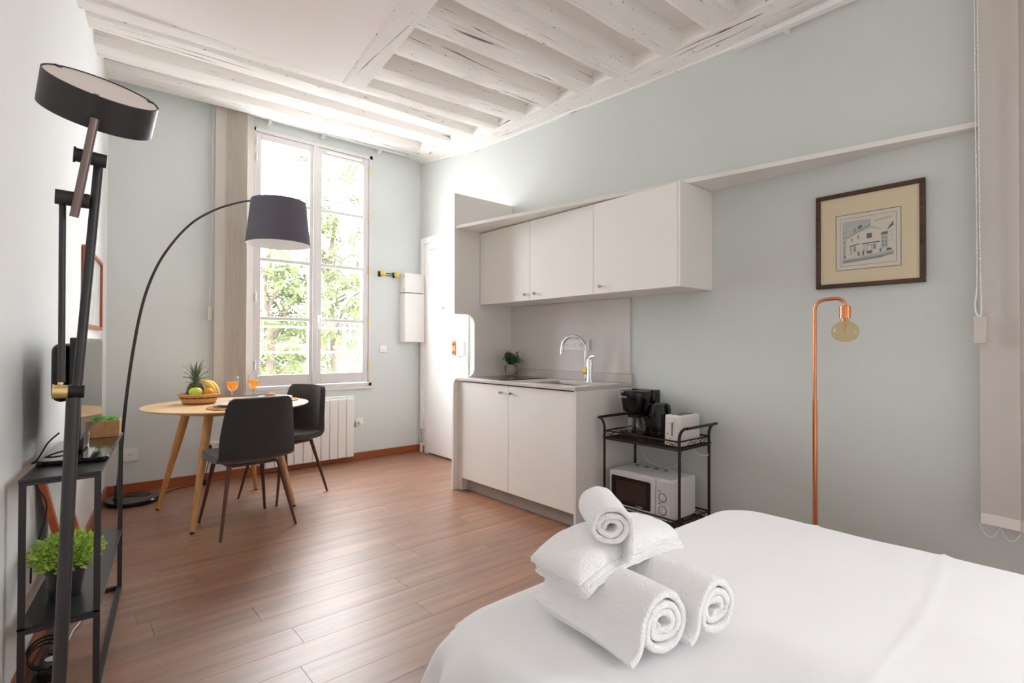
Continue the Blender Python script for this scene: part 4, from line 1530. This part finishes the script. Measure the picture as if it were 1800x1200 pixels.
# ------------------------------------------------------------------ round table, chairs
TCX, TCY, TR, TH = .96, 4.34, .55, .745
tb = thing('dining_table', 'round light oak dining table with splayed legs', 'table', (TCX, TCY, 0))
MB().lathe([(TR - .085, TH - .026), (TR - .012, TH - .013), (TR - .002, TH - .006), (TR, TH - .003), (TR - .003, TH)], 72, M=T(TCX, TCY, 0)).build('table_top', OAK, tb, smooth=35)
MB().lathe([(.34, TH - .05), (.36, TH - .045), (.36, TH - .026)], 40, M=T(TCX, TCY, 0)).build('apron', OAK, tb)
for fx, fy in ((.538, 4.51), (.634, 3.80), (1.31, 3.965), (1.226, 4.634)):
    tx, ty = TCX + (fx - TCX) * .60, TCY + (fy - TCY) * .60
    tp, ft = Vector((tx, ty, TH - .03)), Vector((fx, fy, 0))
    l = MB().tube([tp, tp.lerp(ft, .3), ft + (tp - ft) * .014], [.028, .027, .0135], 18).build('leg', OAKV, tb)
    MB().cyl(ft + (tp - ft) * .0142, ft, .0125, .0115, n=12).build('leg_tip', BLACKP, l)


def chair_shell(name, v0, v1, parent, M, nv):
    # side curve: (y, z, half width, side lift, wrap)
    K = [(.225, .432, .165, .000, 0), (.232, .452, .190, .004, 0), (.20, .466, .212, .008, 0), (.10, .462, .228, .014, 0), (-.03, .452, .232, .018, .0), (-.13, .450, .232, .024, .0), (-.185, .468, .230, .024, .012),
         (-.212, .515, .226, .010, .032), (-.225, .59, .222, 0, .044), (-.238, .68, .212, 0, .044), (-.250, .77, .200, 0, .040), (-.258, .83, .186, 0, .034), (-.262, .856, .160, -.002, .026)]
    n = len(K) - 1

    def prm(t):
        t = min(max(t, 0), .9999) * n
        i = int(t)
        f = t - i
        a, b, c, d = [K[min(max(i + q, 0), n)] for q in (-1, 0, 1, 2)]
        return [.5 * (2 * b[q] + (c[q] - a[q]) * f + (2 * a[q] - 5 * b[q] + 4 * c[q] - d[q]) * f * f + (3 * b[q] - a[q] - 3 * c[q] + d[q]) * f ** 3) for q in range(5)]
    nu = 17

    def fn(u, v):
        y, z, hw, lift, wrap = prm(v0 + (v1 - v0) * v)
        s = u * 2 - 1
        x = hw * s
        e = abs(s) ** 2.4
        return M @ Vector((x, y + wrap * e, z + lift * e))
    m = MB().grid(fn, nu, nv)
    o = m.build(name, FABRIC, parent, smooth=180, solid=.042)
    md = o.modifiers.new('bevel', 'BEVEL')
    md.width = .016
    md.segments = 3
    md.limit_method = 'ANGLE'
    md.angle_limit = math.radians(60)
    return o


def chair(label, loc, rot):
    c = thing('dining_chair', label, 'chair', loc, 'charcoal chairs around the round table')
    M = T(*loc) @ RZ(rot)
    chair_shell('seat', 0, .47, c, M, 22)
    chair_shell('backrest', .47, 1, c, M, 24)
    m = MB()
    m.box((-.15, -.14, .412), (.15, .15, .428))
    for p in m.v:
        p[:] = M @ p
    m.build('seat_frame', WALNUT, c, bevel=.004)
    for sx in (-1, 1):
        for a, b in (((sx * .15, .145, .425), (sx * .212, .240, 0)), ((sx * .15, -.135, .425), (sx * .228, -.235, 0))):
            MB().tube([M @ Vector(a), M @ Vector(b)], [.0145, .0085], 12).build('leg', WALNUT, c)
    return c


chair('charcoal upholstered dining chair in front of the round table', (.942, 3.785, 0), 5.5)
chair('charcoal upholstered dining chair beside the radiator', (1.352, 4.345, 0), 113)

# ------------------------------------------------------------------ things on the table
BKX, BKY = .79, 4.49
bk = thing('fruit_basket', 'round wicker fruit basket with two dark bands', 'basket', (BKX, BKY, TH))
WICK = mat('wicker', (206, 158, 98), .7, var=.2, vscale=60, stretch=(1, 1, 4))
WICKD = mat('wicker_dark', (104, 66, 40), .7, var=.3, vscale=60)
for i in range(7):
    z = TH + .006 + i * .011
    rad = .098 + i * .0055
    m = MB()
    n = 56
    m.tube([(BKX + (rad + .002 * math.sin(j * 1.9 + i * 3.1)) * math.cos(2 * PI * j / n), BKY + (rad + .002 * math.sin(j * 1.9 + i * 3.1)) * math.sin(2 * PI * j / n), z + .0015 * math.cos(j * 1.9 + i * 3.1)) for j in range(n)], .0065, 7, closed=True)
    m.build('coil', WICKD if i in (0, 4) else WICK, bk)
MB().lathe([(.001, TH + .001), (.098, TH + .002), (.098, TH + .008), (.001, TH + .008)], 30, M=T(BKX, BKY, 0), cap0=False, cap1=False).build('basket_base', WICK, bk)
APP = mat('apple_green', (208, 228, 92), .25, rgb2=(176, 210, 62), vscale=8)
ORA = mat('orange_peel', (238, 140, 36), .4, bump=.15, bscale=350)
ap = thing('apple', 'green apple at the front of the fruit basket', 'fruit', (.757, 4.447, TH + .05))
MB().ball((.757, 4.447, TH + .088), (.044, .044, .041), 22, 16, fn=lambda d: 1 - .22 * max(0, abs(d.z) - .75) * 2.2).build('flesh', APP, ap)
MB().cyl((.757, 4.447, TH + .113), (.761, 4.445, TH + .132), .0017, n=6).build('stem', WICKD, ap)
tag(MB().ball((.842, 4.452, TH + .077), .038, 22, 14).build('orange', ORA, loc=(.842, 4.452, TH + .04)), 'orange between the apple and the bananas', 'fruit')
BAN = mat('banana', (250, 214, 92), .45, rgb2=(240, 196, 66), vscale=10)
for i, (dx, dy) in enumerate(((0, 0), (.026, .02))):
    pts = [(.805 + dx, 4.53 + dy, TH + .165), (.825 + dx, 4.525 + dy, TH + .160), (.855 + dx, 4.52 + dy, TH + .14), (.880 + dx, 4.515 + dy, TH + .105), (.890 + dx, 4.51 + dy, TH + .062), (.888 + dx, 4.508 + dy, TH + .045)]
    pp = spline(pts, 4)
    n = len(pp)
    rs = [.006 if j < 2 else (.008 + .013 * min(1, (j - 2) / 5)) * (1 if j < n - 5 else max(.3, (n - 1 - j) / 5 + .1)) for j in range(n)]
    o = MB().tube(pp, rs, 10).build('banana', BAN, loc=(.87 + dx, 4.52 + dy, TH + .04))
    tag(o, ('ripe yellow banana leaning beside the orange', 'ripe yellow banana at the outer right of the basket')[i], 'fruit', 'bananas in the basket')
pn = thing('pineapple', 'pineapple with a spiky grey green crown in the basket', 'fruit', (.775, 4.55, TH + .02))
PIN = mat('pineapple_skin', (150, 134, 92), .7, rgb2=(72, 70, 52), vscale=40)
PINL = mat('pineapple_leaf', (124, 138, 110), .5, rgb2=(84, 104, 78), vscale=14)
m = MB()
m.ball((.775, 4.55, TH + .085), (.052, .052, .075), 24, 18)
body = m.build('flesh', PIN, pn)
m = MB()
for j in range(9):
    t = (j + .5) / 9
    zz = TH + .02 + .13 * t
    rad = .052 * math.sqrt(max(.05, 1 - ((zz - TH - .085) / .075) ** 2))
    for i in range(13):
        a = 2 * PI * (i + .5 * (j % 2)) / 13
        c = Vector((.775 + rad * math.cos(a), 4.55 + rad * math.sin(a), zz))
        m.ball(c, (.0105, .0105, .0085), 6, 4)
m.build('eye', PIN, pn)
rp = random.Random(2)
ML = bpy.data.meshes.new('crown_leaf')
for ring_, (cnt, ln, el) in enumerate(((9, .055, 24), (9, .08, 40), (8, .105, 54), (7, .125, 66), (5, .135, 79))):
    for i in range(cnt):
        a = 2 * PI * i / cnt + ring_ * .5 + rp.uniform(-.15, .15)
        e = math.radians(el + rp.uniform(-6, 6))
        L_ = ln * rp.uniform(.85, 1.1)
        vs_, fs_ = [], []
        for q in range(6):
            t = q / 5
            e2 = e - .5 * t * t * (1 - el / 110)
            rr_ = .012 + L_ * t * math.cos(e2)
            z = TH + .152 + ring_ * .011 + L_ * t * math.sin(e2)
            wdt = .0105 * (1 - t ** 1.6) + .0006
            c = Vector((.775 + rr_ * math.cos(a), 4.55 + rr_ * math.sin(a), z))
            s_ = Vector((-math.sin(a), math.cos(a), 0)) * wdt
            dn = Vector((0, 0, -.003))
            vs_ += [c - s_, c + dn, c + s_]
            if q:
                b = q * 3
                fs_ += [(b - 3, b - 2, b + 1, b), (b - 2, b - 1, b + 2, b + 1)]
        MB().add(vs_, fs_).build('crown_leaf', PINL, pn, smooth=60)

JUICE = mat('orange_juice', (255, 196, 52), .25, spec=.4)
_nt = JUICE.node_tree
_tr = _nt.nodes.new('ShaderNodeBsdfTranslucent')
_tr.inputs[0].default_value = lin((255, 205, 70))
_mx = _nt.nodes.new('ShaderNodeMixShader')
_mx.inputs[0].default_value = 0.5
_nt.links.new(_nt.nodes['Principled BSDF'].outputs[0], _mx.inputs[1])
_nt.links.new(_tr.outputs[0], _mx.inputs[2])
_nt.links.new(_mx.outputs[0], _nt.nodes['Material Output'].inputs['Surface'])


def glass(x, y, label):
    g = thing('juice_glass', label, 'glass', (x, y, TH), 'glasses of juice on the table')
    out = [(.033, TH), (.033, TH + .002), (.006, TH + .006), (.0042, TH + .02), (.0042, TH + .065), (.010, TH + .074), (.030, TH + .092), (.041, TH + .118), (.043, TH + .14), (.0385, TH + .19)]
    inn = [(.0372, TH + .19), (.0415, TH + .14), (.0395, TH + .118), (.029, TH + .0945), (.009, TH + .078), (.001, TH + .077)]
    MB().lathe(out, 32, M=T(x, y, 0), cap1=False).build('goblet', GOB, g, smooth=60)
    MB().lathe([(.001, TH + .0775), (.009, TH + .0785), (.0288, TH + .095), (.0392, TH + .118), (.0408, TH + .132), (.0408, TH + .147), (.001, TH + .147)], 32, M=T(x, y, 0), cap0=False, cap1=False).build('juice', JUICE, g)
    return g


g1 = glass(1.028, 4.55, 'stemmed glass of orange juice in front of the beige blind')
dup(g1, (1.222 - 1.028, 4.715 - 4.55, 0), 'stemmed glass of orange juice in front of the window')
PLATE = mat('plate_white', (214, 216, 222), .2)
SEAG = mat('seagrass', (206, 164, 108), .75, var=.25, vscale=50)


def setting(x, y, la, lb, rot):
    mt = thing('placemat', la, 'placemat', (x, y, TH), 'woven placemats')
    for i, rad in enumerate((.02, .045, .07, .095, .12, .143, .163)):
        m = MB()
        n = 20 + i * 8
        m.tube([(x + (rad + .004 * math.sin(j * 2.2)) * math.cos(2 * PI * j / n), y + (rad + .004 * math.sin(j * 2.2)) * math.sin(2 * PI * j / n), TH + .007 + .0025 * math.sin(j * 3.1)) for j in range(n)], .0068 if i > 4 else .006, 6, closed=True)
        m.build('coil', SEAG, mt)
    MB().lathe([(.001, TH + .0015), (.158, TH + .0015), (.158, TH + .006), (.001, TH + .006)], 36, M=T(x, y, 0), cap0=False, cap1=False).build('mat_backing', SEAG, mt)
    p = MB().lathe([(.07, TH + .015), (.075, TH + .017), (.125, TH + .030), (.13, TH + .032), (.128, TH + .034), (.075, TH + .0205), (.001, TH + .020)], 40, M=T(x, y, 0), cap1=False).build('plate', PLATE, loc=(x, y, TH + .015))
    tag(p, lb, 'plate', 'plates on the table')
    return p


setting(.925, 4.03, 'round woven placemat behind the front chair', 'pale plate on the placemat behind the front chair', 0)
setting(1.285, 4.36, 'round woven placemat before the radiator chair', 'pale plate beneath the pastries', 0)
PAS = mat('pastry', (206, 128, 62), .5, rgb2=(176, 92, 40), vscale=24, bump=.3, bscale=50)


def croissant(x, y, z, rot, label, k=1.0):
    pts, rs = [], []
    for i in range(21):
        t = i / 20 * 2 - 1
        a = t * 1.25
        pts.append(T(x, y, z) @ RZ(rot) @ Vector((.05 * k * math.sin(a), .045 * k * (1 - math.cos(a)), .020 * k)))
        rs.append(k * (.006 + .019 * (1 - abs(t) ** 1.7)) * (1 + .10 * math.cos(t * 15)))
    tag(MB().tube(pts, rs, 10).build('croissant', PAS, loc=(x, y, z)), label, 'pastry', 'pastries on the plate')


croissant(1.265, 4.37, TH + .022, 20, 'golden croissant leaning on the plate beside the window', .85)
croissant(1.335, 4.30, TH + .020, 150, 'golden croissant at the edge of the plate near the chair', .6)

# ------------------------------------------------------------------ arc lamp
al = thing('arc_floor_lamp', 'black arc floor lamp with grey drum shade over the table', 'lamp', (.42, 4.87, 0))
MB().lathe([(.001, .002), (.168, .002), (.172, .008), (.172, .026), (.166, .032), (.001, .032)], 56, M=T(.425, 4.862, 0), cap0=False, cap1=False).build('base', mat('base_black', (24, 24, 26), .12), al)
MB().lathe([(.028, .032), (.028, .045), (.020, .05), (.020, .13), (.016, .135)], 18, M=T(.333, 4.895, 0)).build('pole_socket', BLACKM, al)
ap_ = [(.333, 4.895, .05), (.353, 4.877, .42), (.378, 4.858, .781), (.417, 4.824, 1.164), (.469, 4.779, 1.505), (.542, 4.716, 1.761), (.637, 4.633, 1.953), (.749, 4.535, 2.103), (.878, 4.424, 2.197), (1.006, 4.312, 2.249), (1.103, 4.228, 2.266), (1.235, 4.113, 2.272)]
sp = spline(ap_, 6)
MB().tube(sp, [.0125 - .0065 * i / (len(sp) - 1) for i in range(len(sp))], 12).build('arc_pole', BLACKM, al)
SHX, SHY = 1.232, 4.112
SHADE = mat('shade_grey', (98, 95, 105), .85, bump=.08, bscale=300)
SHIN = mat('shade_inner', (236, 234, 232), .8)
m = MB()
n = 56
prof = [(.190, 2.255), (.224, 1.932)]
m.lathe(prof, n, 0, T(SHX, SHY, 0), False, False)
m.lathe([(.222, 1.932), (.188, 2.255)], n, 1, T(SHX, SHY, 0), False, False)
m.lathe([(.224, 1.932), (.222, 1.932)], n, 0, T(SHX, SHY, 0), False, False)
m.lathe([(.188, 2.255), (.190, 2.255)], n, 0, T(SHX, SHY, 0), False, False)
m.build('shade', [SHADE, SHIN], al)
m = MB()
for a in range(3):
    t = 2 * PI * a / 3 + .4
    m.tube([(SHX, SHY, 2.235), (SHX + .188 * math.cos(t), SHY + .188 * math.sin(t), 2.25)], .0025, 6)
m.tube([(SHX, SHY, 2.275), (SHX, SHY, 2.15)], .004, 8)
m.build('shade_spider', BLACKM, al)
MB().lathe([(.018, 2.16), (.018, 2.21), (.008, 2.215)], 16, M=T(SHX, SHY, 0)).build('lamp_holder', BLACKP, al)
MB().ball((SHX, SHY, 2.12), (.034, .034, .044), 18, 12).build('bulb', mat('bulb_white', (240, 238, 232), .3), al)
tag(MB().tube(spline([(.36, 4.93, .037), (.42, 4.93, .037), (.52, 4.90, .038), (.60, 4.93, .006), (.72, 5.05, .005), (.82, 5.08, .005), (.92, 5.10, .02), (.96, 5.11, .12), (.985, 5.118, .27), (.985, 5.13, .30)], 6), .0033, 6).build('lamp_cord', CABLE, loc=(.7, 5.0, 0)),
    'black lamp cord running from arc lamp base to the socket', 'cable')
tag(MB().box((.90, 5.06, .0), (.95, 5.12, .045)).build('inline_switch', BLACKP, bevel=.008, loc=(.92, 5.09, 0)), 'black adapter lying on the floor below the socket', 'adapter')

# ------------------------------------------------------------------ console table
cn = thing('console_table', 'narrow black metal console table along the left wall', 'table', (.07, 2.71, 0))
SL = .138
YN, YF = 2.245, 3.18


def cpt(a, y, z):                       # a: 0 wall side .. 1 room side
    return Vector((-.096 + a * .204 + SL * (y - YN), y, z))


def cbar(m, p, q, w_=.018):
    p, q = Vector(p), Vector(q)
    d = (q - p).normalized()
    M = align(p, d)
    m.box((-w_ / 2, -w_ / 2, 0), (w_ / 2, w_ / 2, (q - p).length), M=M)


i0, i1 = .045, .955
for a in (i0, i1):
    for y in (YN + .009, YF - .009):
        m = MB()
        c = cpt(a, y, 0)
        m.box((c.x - .009, c.y - .009, 0), (c.x + .009, c.y + .009, .745))
        m.build('leg', BLACKM, cn, smooth=0)
for y in (YN + .009, YF - .009):
    m = MB()
    c0, c1 = cpt(i0, y, 0), cpt(i1, y, 0)
    MB().box((c0.x + .009, y - .009, .736), (c1.x - .009, y + .009, .7455)).build('cross_bar', BLACKM, cn, smooth=0)
    MB().box((c0.x + .009, y - .009, .270), (c1.x - .009, y + .009, .2845)).build('cross_bar', BLACKM, cn, smooth=0)
m = MB()
c0, c1 = cpt(i0, YF - .009, 0), cpt(i1, YF - .009, 0)
m.box((c0.x + .009, YF - .018, .001), (c1.x - .009, YF, .018))
m.build('floor_bar', BLACKM, cn, smooth=0)
for a in (i0, i1):
    m = MB()
    cbar(m, cpt(a, YN + .018, .0105), cpt(a, YF - .018, .0105), .018)
    m.build('floor_bar', BLACKM, cn, smooth=0)
TOPM = mat('console_top', (44, 43, 46), .30, var=.12, vscale=8)
for z0, z1, nm in ((.746, .756, 'table_top'), (.285, .293, 'lower_shelf')):
    m = MB()
    P = [tuple(cpt(0, YN, 0))[:2], tuple(cpt(1, YN, 0))[:2], tuple(cpt(1, YF, 0))[:2], tuple(cpt(0, YF, 0))[:2]]
    m.prism(P, lambda u, v, q: (u, v, q), z0, z1)
    m.build(nm, TOPM, cn, smooth=0, bevel=.001)

# television
TVZ = .757
tv = thing('television', 'flat black television standing on the console table', 'television', (.05, 2.68, TVZ))
M = T(.100, 2.69, 0) @ RZ(-7.86)            # local y along the screen, x out of the screen
MTV = M
m = MB()
m.box((-.030, -.335, .845), (.0, .335, 1.205), M=M)
m.build('bezel', BLACKP, tv, bevel=.004)
MB().box((-.001, -.322, .862), (.0012, .322, 1.19), M=M).build('screen', mat('tv_screen', (30, 31, 34), .06, spec=.8), tv, smooth=0)
m = MB()
m.box((-.085, -.31, .98), (-.030, .26, 1.185), M=M)
m.build('rear_housing', BLACKP, tv, bevel=.03, seg=4)
m = MB()
m.box((-.07, -.11, TVZ + .015), (-.015, .05, .87), M=M)
m.build('stand_neck', BLACKP, tv, bevel=.012, seg=3)
m = MB()
m.prism(rr(-.13, .075, -.26, .22, .02), lambda u, v, q: M @ Vector((u, v, q)), TVZ, TVZ + .016)
m.build('stand_base', BLACKG, tv, bevel=.004)
tag(MB().tube(spline([(.0, 2.52, .86), (-.03, 2.50, .83), (-.055, 2.49, .78), (-.07, 2.50, .762), (-.02, 2.56, .778), (.02, 2.60, .782)], 6), .003, 6).build('tv_cord', CABLE, loc=(-.03, 2.5, .78)), 'black television cord curling behind the stand', 'cable')

# succulent box on the console
sx_, sy_ = .165, 3.10
sb = thing('succulent_box', 'green succulents in a small square wooden box', 'plant', (sx_, sy_, .756))
M = T(sx_, sy_, .7565) @ RZ(-7.86)
BOXW = wood('box_wood', (206, 158, 108), (184, 130, 82), 1, .5, 24)
m = MB()
m.box((-.055, -.055, 0), (.055, .055, .008), M=M)
for a, b in (((-.055, -.055, .008), (.055, -.047, .075)), ((-.055, .047, .008), (.055, .055, .075)), ((-.055, -.047, .008), (-.047, .047, .075)), ((.047, -.047, .008), (.055, .047, .075))):
    m.box(a, b, M=M)
m.build('wooden_box', BOXW, sb, smooth=0, bevel=.001)
MB().box((-.047, -.047, .05), (.047, .047, .066), M=M).build('gravel', mat('gravel_white', (216, 212, 204), .9, bump=.6, bscale=200), sb)
rq = random.Random(21)
for (ux, uy) in ((-.02, -.025), (.022, -.018), (-.018, .022), (.024, .024)):
    c = M @ Vector((ux, uy, .066))
    m = MB()
    for ring_, (cnt, el, ln) in enumerate(((7, 20, .032), (6, 48, .032), (5, 72, .028))):
        for i in range(cnt):
            a = 2 * PI * i / cnt + ring_ * .4
            e = math.radians(el)
            d = Vector((math.cos(a) * math.cos(e), math.sin(a) * math.cos(e), math.sin(e)))
            s_ = Vector((-math.sin(a), math.cos(a), 0)) * .008
            nn = d.cross(s_).normalized() * .003
            m.add([c, c + d * ln * .55 + s_, c + d * ln, c + d * ln * .55 - s_, c + d * ln * .55 + nn, c + d * ln * .5 - nn], [(0, 1, 4), (1, 2, 4), (2, 3, 4), (3, 0, 4), (0, 5, 1), (1, 5, 2), (2, 5, 3), (3, 5, 0)])
    m.build('rosette', SUCC, sb, smooth=0)

# plant on the lower shelf
px_, py_ = .022, 2.455
pl = thing('potted_plant', 'bushy bright green plant in a black plastic pot', 'plant', (px_, py_, .293))
MB().lathe([(.044, .2935), (.047, .30), (.058, .385), (.062, .387), (.063, .405), (.058, .405), (.056, .39), (.002, .385)], 32, M=T(px_, py_, 0), cap1=False).build('pot', mat('pot_black', (44, 44, 48), .35), pl)
rq = random.Random(5)
m = MB()
for q in range(46):
    a, e = rq.uniform(0, 2 * PI), rq.uniform(.35, 1.45)
    ln = rq.uniform(.05, .105)
    b0 = Vector((px_ + .03 * math.cos(a), py_ + .03 * math.sin(a), .39))
    tip = b0 + Vector((math.cos(a) * math.cos(e) * ln, math.sin(a) * math.cos(e) * ln, math.sin(e) * ln))
    m.tube([b0, tip], .001, 4)
m.build('stems', LEAF, pl)
m = MB()
leaf_ball(m, (px_, py_, .445), (.105, .105, .062), 1700, .017, .0065, rq, .6)
f = m.build('foliage', LEAF, pl, smooth=0)
f['kind'] = 'stuff'

# pictures at the left wall
def wall_pic(name, label, yc, zc, wy, hz, lean, out, frame_m, art):
    """framed picture flat on (or leaning at) the left wall"""
    x0_ = xl(yc) + out
    M = T(x0_, yc, zc) @ RZ(-math.degrees(math.atan(SL))) @ RY(lean)
    p = thing(name, label, 'picture', (x0_, yc, zc - hz / 2))
    f_ = .022
    m = MB()
    m.box((0, -wy / 2, -hz / 2), (.024, wy / 2, -hz / 2 + f_), M=M)
    m.box((0, -wy / 2, hz / 2 - f_), (.024, wy / 2, hz / 2), M=M)
    m.box((0, -wy / 2, -hz / 2 + f_), (.024, -wy / 2 + f_, hz / 2 - f_), M=M)
    m.box((0, wy / 2 - f_, -hz / 2 + f_), (.024, wy / 2, hz / 2 - f_), M=M)
    m.build('frame', frame_m, p, bevel=.002)
    MB().box((.004, -wy / 2 + f_, -hz / 2 + f_), (.010, wy / 2 - f_, hz / 2 - f_), M=M).build('art_print', art, p)
    return p


PAPER = mat('art_paper', (206, 206, 200), .6, rgb2=(176, 180, 178), vscale=14)
wall_pic('wall_picture', 'cherry wood framed picture hanging behind the television', 4.24, 1.515, .80, .47, 0, .002, REDWOOD, PAPER)
wall_pic('leaning_picture', 'cherry framed picture leaning on the lower console shelf', 2.87, .484, .36, .38, -12, .045, REDWOOD, PAPER)

# power strip and cables on the floor
ps = thing('power_strip', 'black power strip with a coiled cord at the skirting', 'power strip', (-.03, 2.56, 0))
M = T(-.015, 2.545, 0) @ RZ(-8)
MB().box((-.025, -.10, .001), (.025, .10, .04), M=M).build('strip_body', BLACKP, ps, bevel=.006)
for i in range(3):
    MB().cyl((0, -.06 + i * .055, .040), (0, -.06 + i * .055, .043), .018, n=16, M=M).build('outlet', WHITE if i == 1 else BLACKG, ps)
m = MB()
for lp in range(3):
    m.tube([M @ Vector((-.01 + (.045 + lp * .006) * math.cos(2 * PI * i / 24), -.05 + lp * .02 + .02 * math.sin(2 * PI * i / 24), .075 + (.045 + lp * .006) * math.sin(2 * PI * i / 24) * .8)) for i in range(24)], .0038, 6, closed=True)
m.build('cord_coil', CABLE, ps)
tag(MB().tube(spline([(.005, 2.62, .03), (.03, 2.72, .006), (.05, 2.82, .006), (.075, 2.90, .006), (.07, 3.0, .006), (.09, 3.06, .006), (.12, 3.09, .006)], 6), .0035, 6).build('extension_cable', mat('cable_grey', (206, 200, 196), .45), loc=(.06, 2.8, 0)), 'pale grey cord snaking over the floor under the console', 'cable')
tag(MB().tube(spline([(-.055, 2.56, .745), (-.065, 2.57, .68), (-.035, 2.60, .60), (-.04, 2.62, .52), (-.07, 2.60, .40), (-.075, 2.60, .31)], 6), .003, 6).build('hanging_cord', CABLE, loc=(-.05, 2.58, .5)), 'black cord hanging down behind the console', 'cable')

# ------------------------------------------------------------------ foreground lamp
fl = thing('disc_floor_lamp', 'black drafting style floor lamp with round tilting head', 'lamp', (0, 1.6, 0))
Y = 1.6
MB().lathe([(.001, .001), (.138, .001), (.14, .006), (.14, .018), (.134, .024), (.001, .024)], 48, M=T(-.012, Y, 0), cap0=False, cap1=False).build('base', BLACKM, fl)
MB().tube([(-.0095, Y, .02), (.0047, Y, .40), (.0245, Y, 1.056)], .0135, 20).build('lower_pole', BLACKM, fl)
MB().tube([(.026, Y, 1.05), (.0323, Y, 1.0969), (.0665, Y, 1.615)], .0098, 18).build('upper_pole', BLACKM, fl)
j = MB().cyl((.0145, Y, 1.0712), (.0440, Y, 1.0700), .0155, n=24).build('pole_joint', BLACKP, fl)
bb = MB()
bb.tube([(-.0135, Y, 1.0725), (-.0105, Y, 1.0724), (-.0103, Y, 1.0724), (.0140, Y, 1.0712)], [.0165, .0165, .0150, .0150], 28)
b1 = bb.build('brass_knob', BRASS, fl)
b1['label'] = 'brushed brass tightening knob'
MB().ball((.0015, Y - .002, 1.0905), .0055, 12, 8).build('brass_screw', BRASS, b1)
MB().cyl((.0029, Y, 1.094), (.0016, Y, 1.505), .0066, n=14).build('control_rod', BLACKM, fl)
MB().cyl((.0220, 1.575, 1.6195), (.0800, 1.575, 1.6155), .0155, n=24).build('upper_joint', BLACKM, fl)
MB().cyl((.0190, 1.575, 1.6195), (.0235, 1.575, 1.6193), .0180, n=24).build('joint_cap', BLACKM, fl)
MB().cyl((-.0122, 1.592, 1.5200), (.0502, 1.592, 1.5184), .0170, n=24).build('lower_joint', BLACKM, fl)
HN = Vector((.1280, -.5355, .8348)).normalized()
HC = Vector((.0734, Y, 1.8008))
ARM = mat('arm_bronze', (128, 112, 108), .35, .6)
MB().cyl((.0217, 1.578, 1.4754), (.0560, 1.5297, 1.697), .0088, n=16).build('arm', ARM, fl)
M = align(HC, HN)
RH, BH = .114, .078
m = MB()
m.lathe([(RH - .002, 0), (RH, -.001), (RH, -BH + .001), (RH - .002, -BH), (.001, -BH)], 64, 0, M, False, False)
m.lathe([(RH - .002, 0), (RH - .003, -.006)], 64, 0, M, False, False)
hd = m.build('lamp_head', BLACKM, fl)
MB().lathe([(.001, -.003), (RH - .0035, -.003), (RH - .0035, -.006), (.001, -.006)], 64, M=M, cap0=False, cap1=False).build('diffuser', mat('diffuser_white', (226, 214, 208), .5), hd)
for a in (10, 130, 250):
    MB().box((RH - .013, -.005, -.004), (RH - .001, .005, .0005), M=M @ RZ(a)).build('clip', BLACKP, hd)
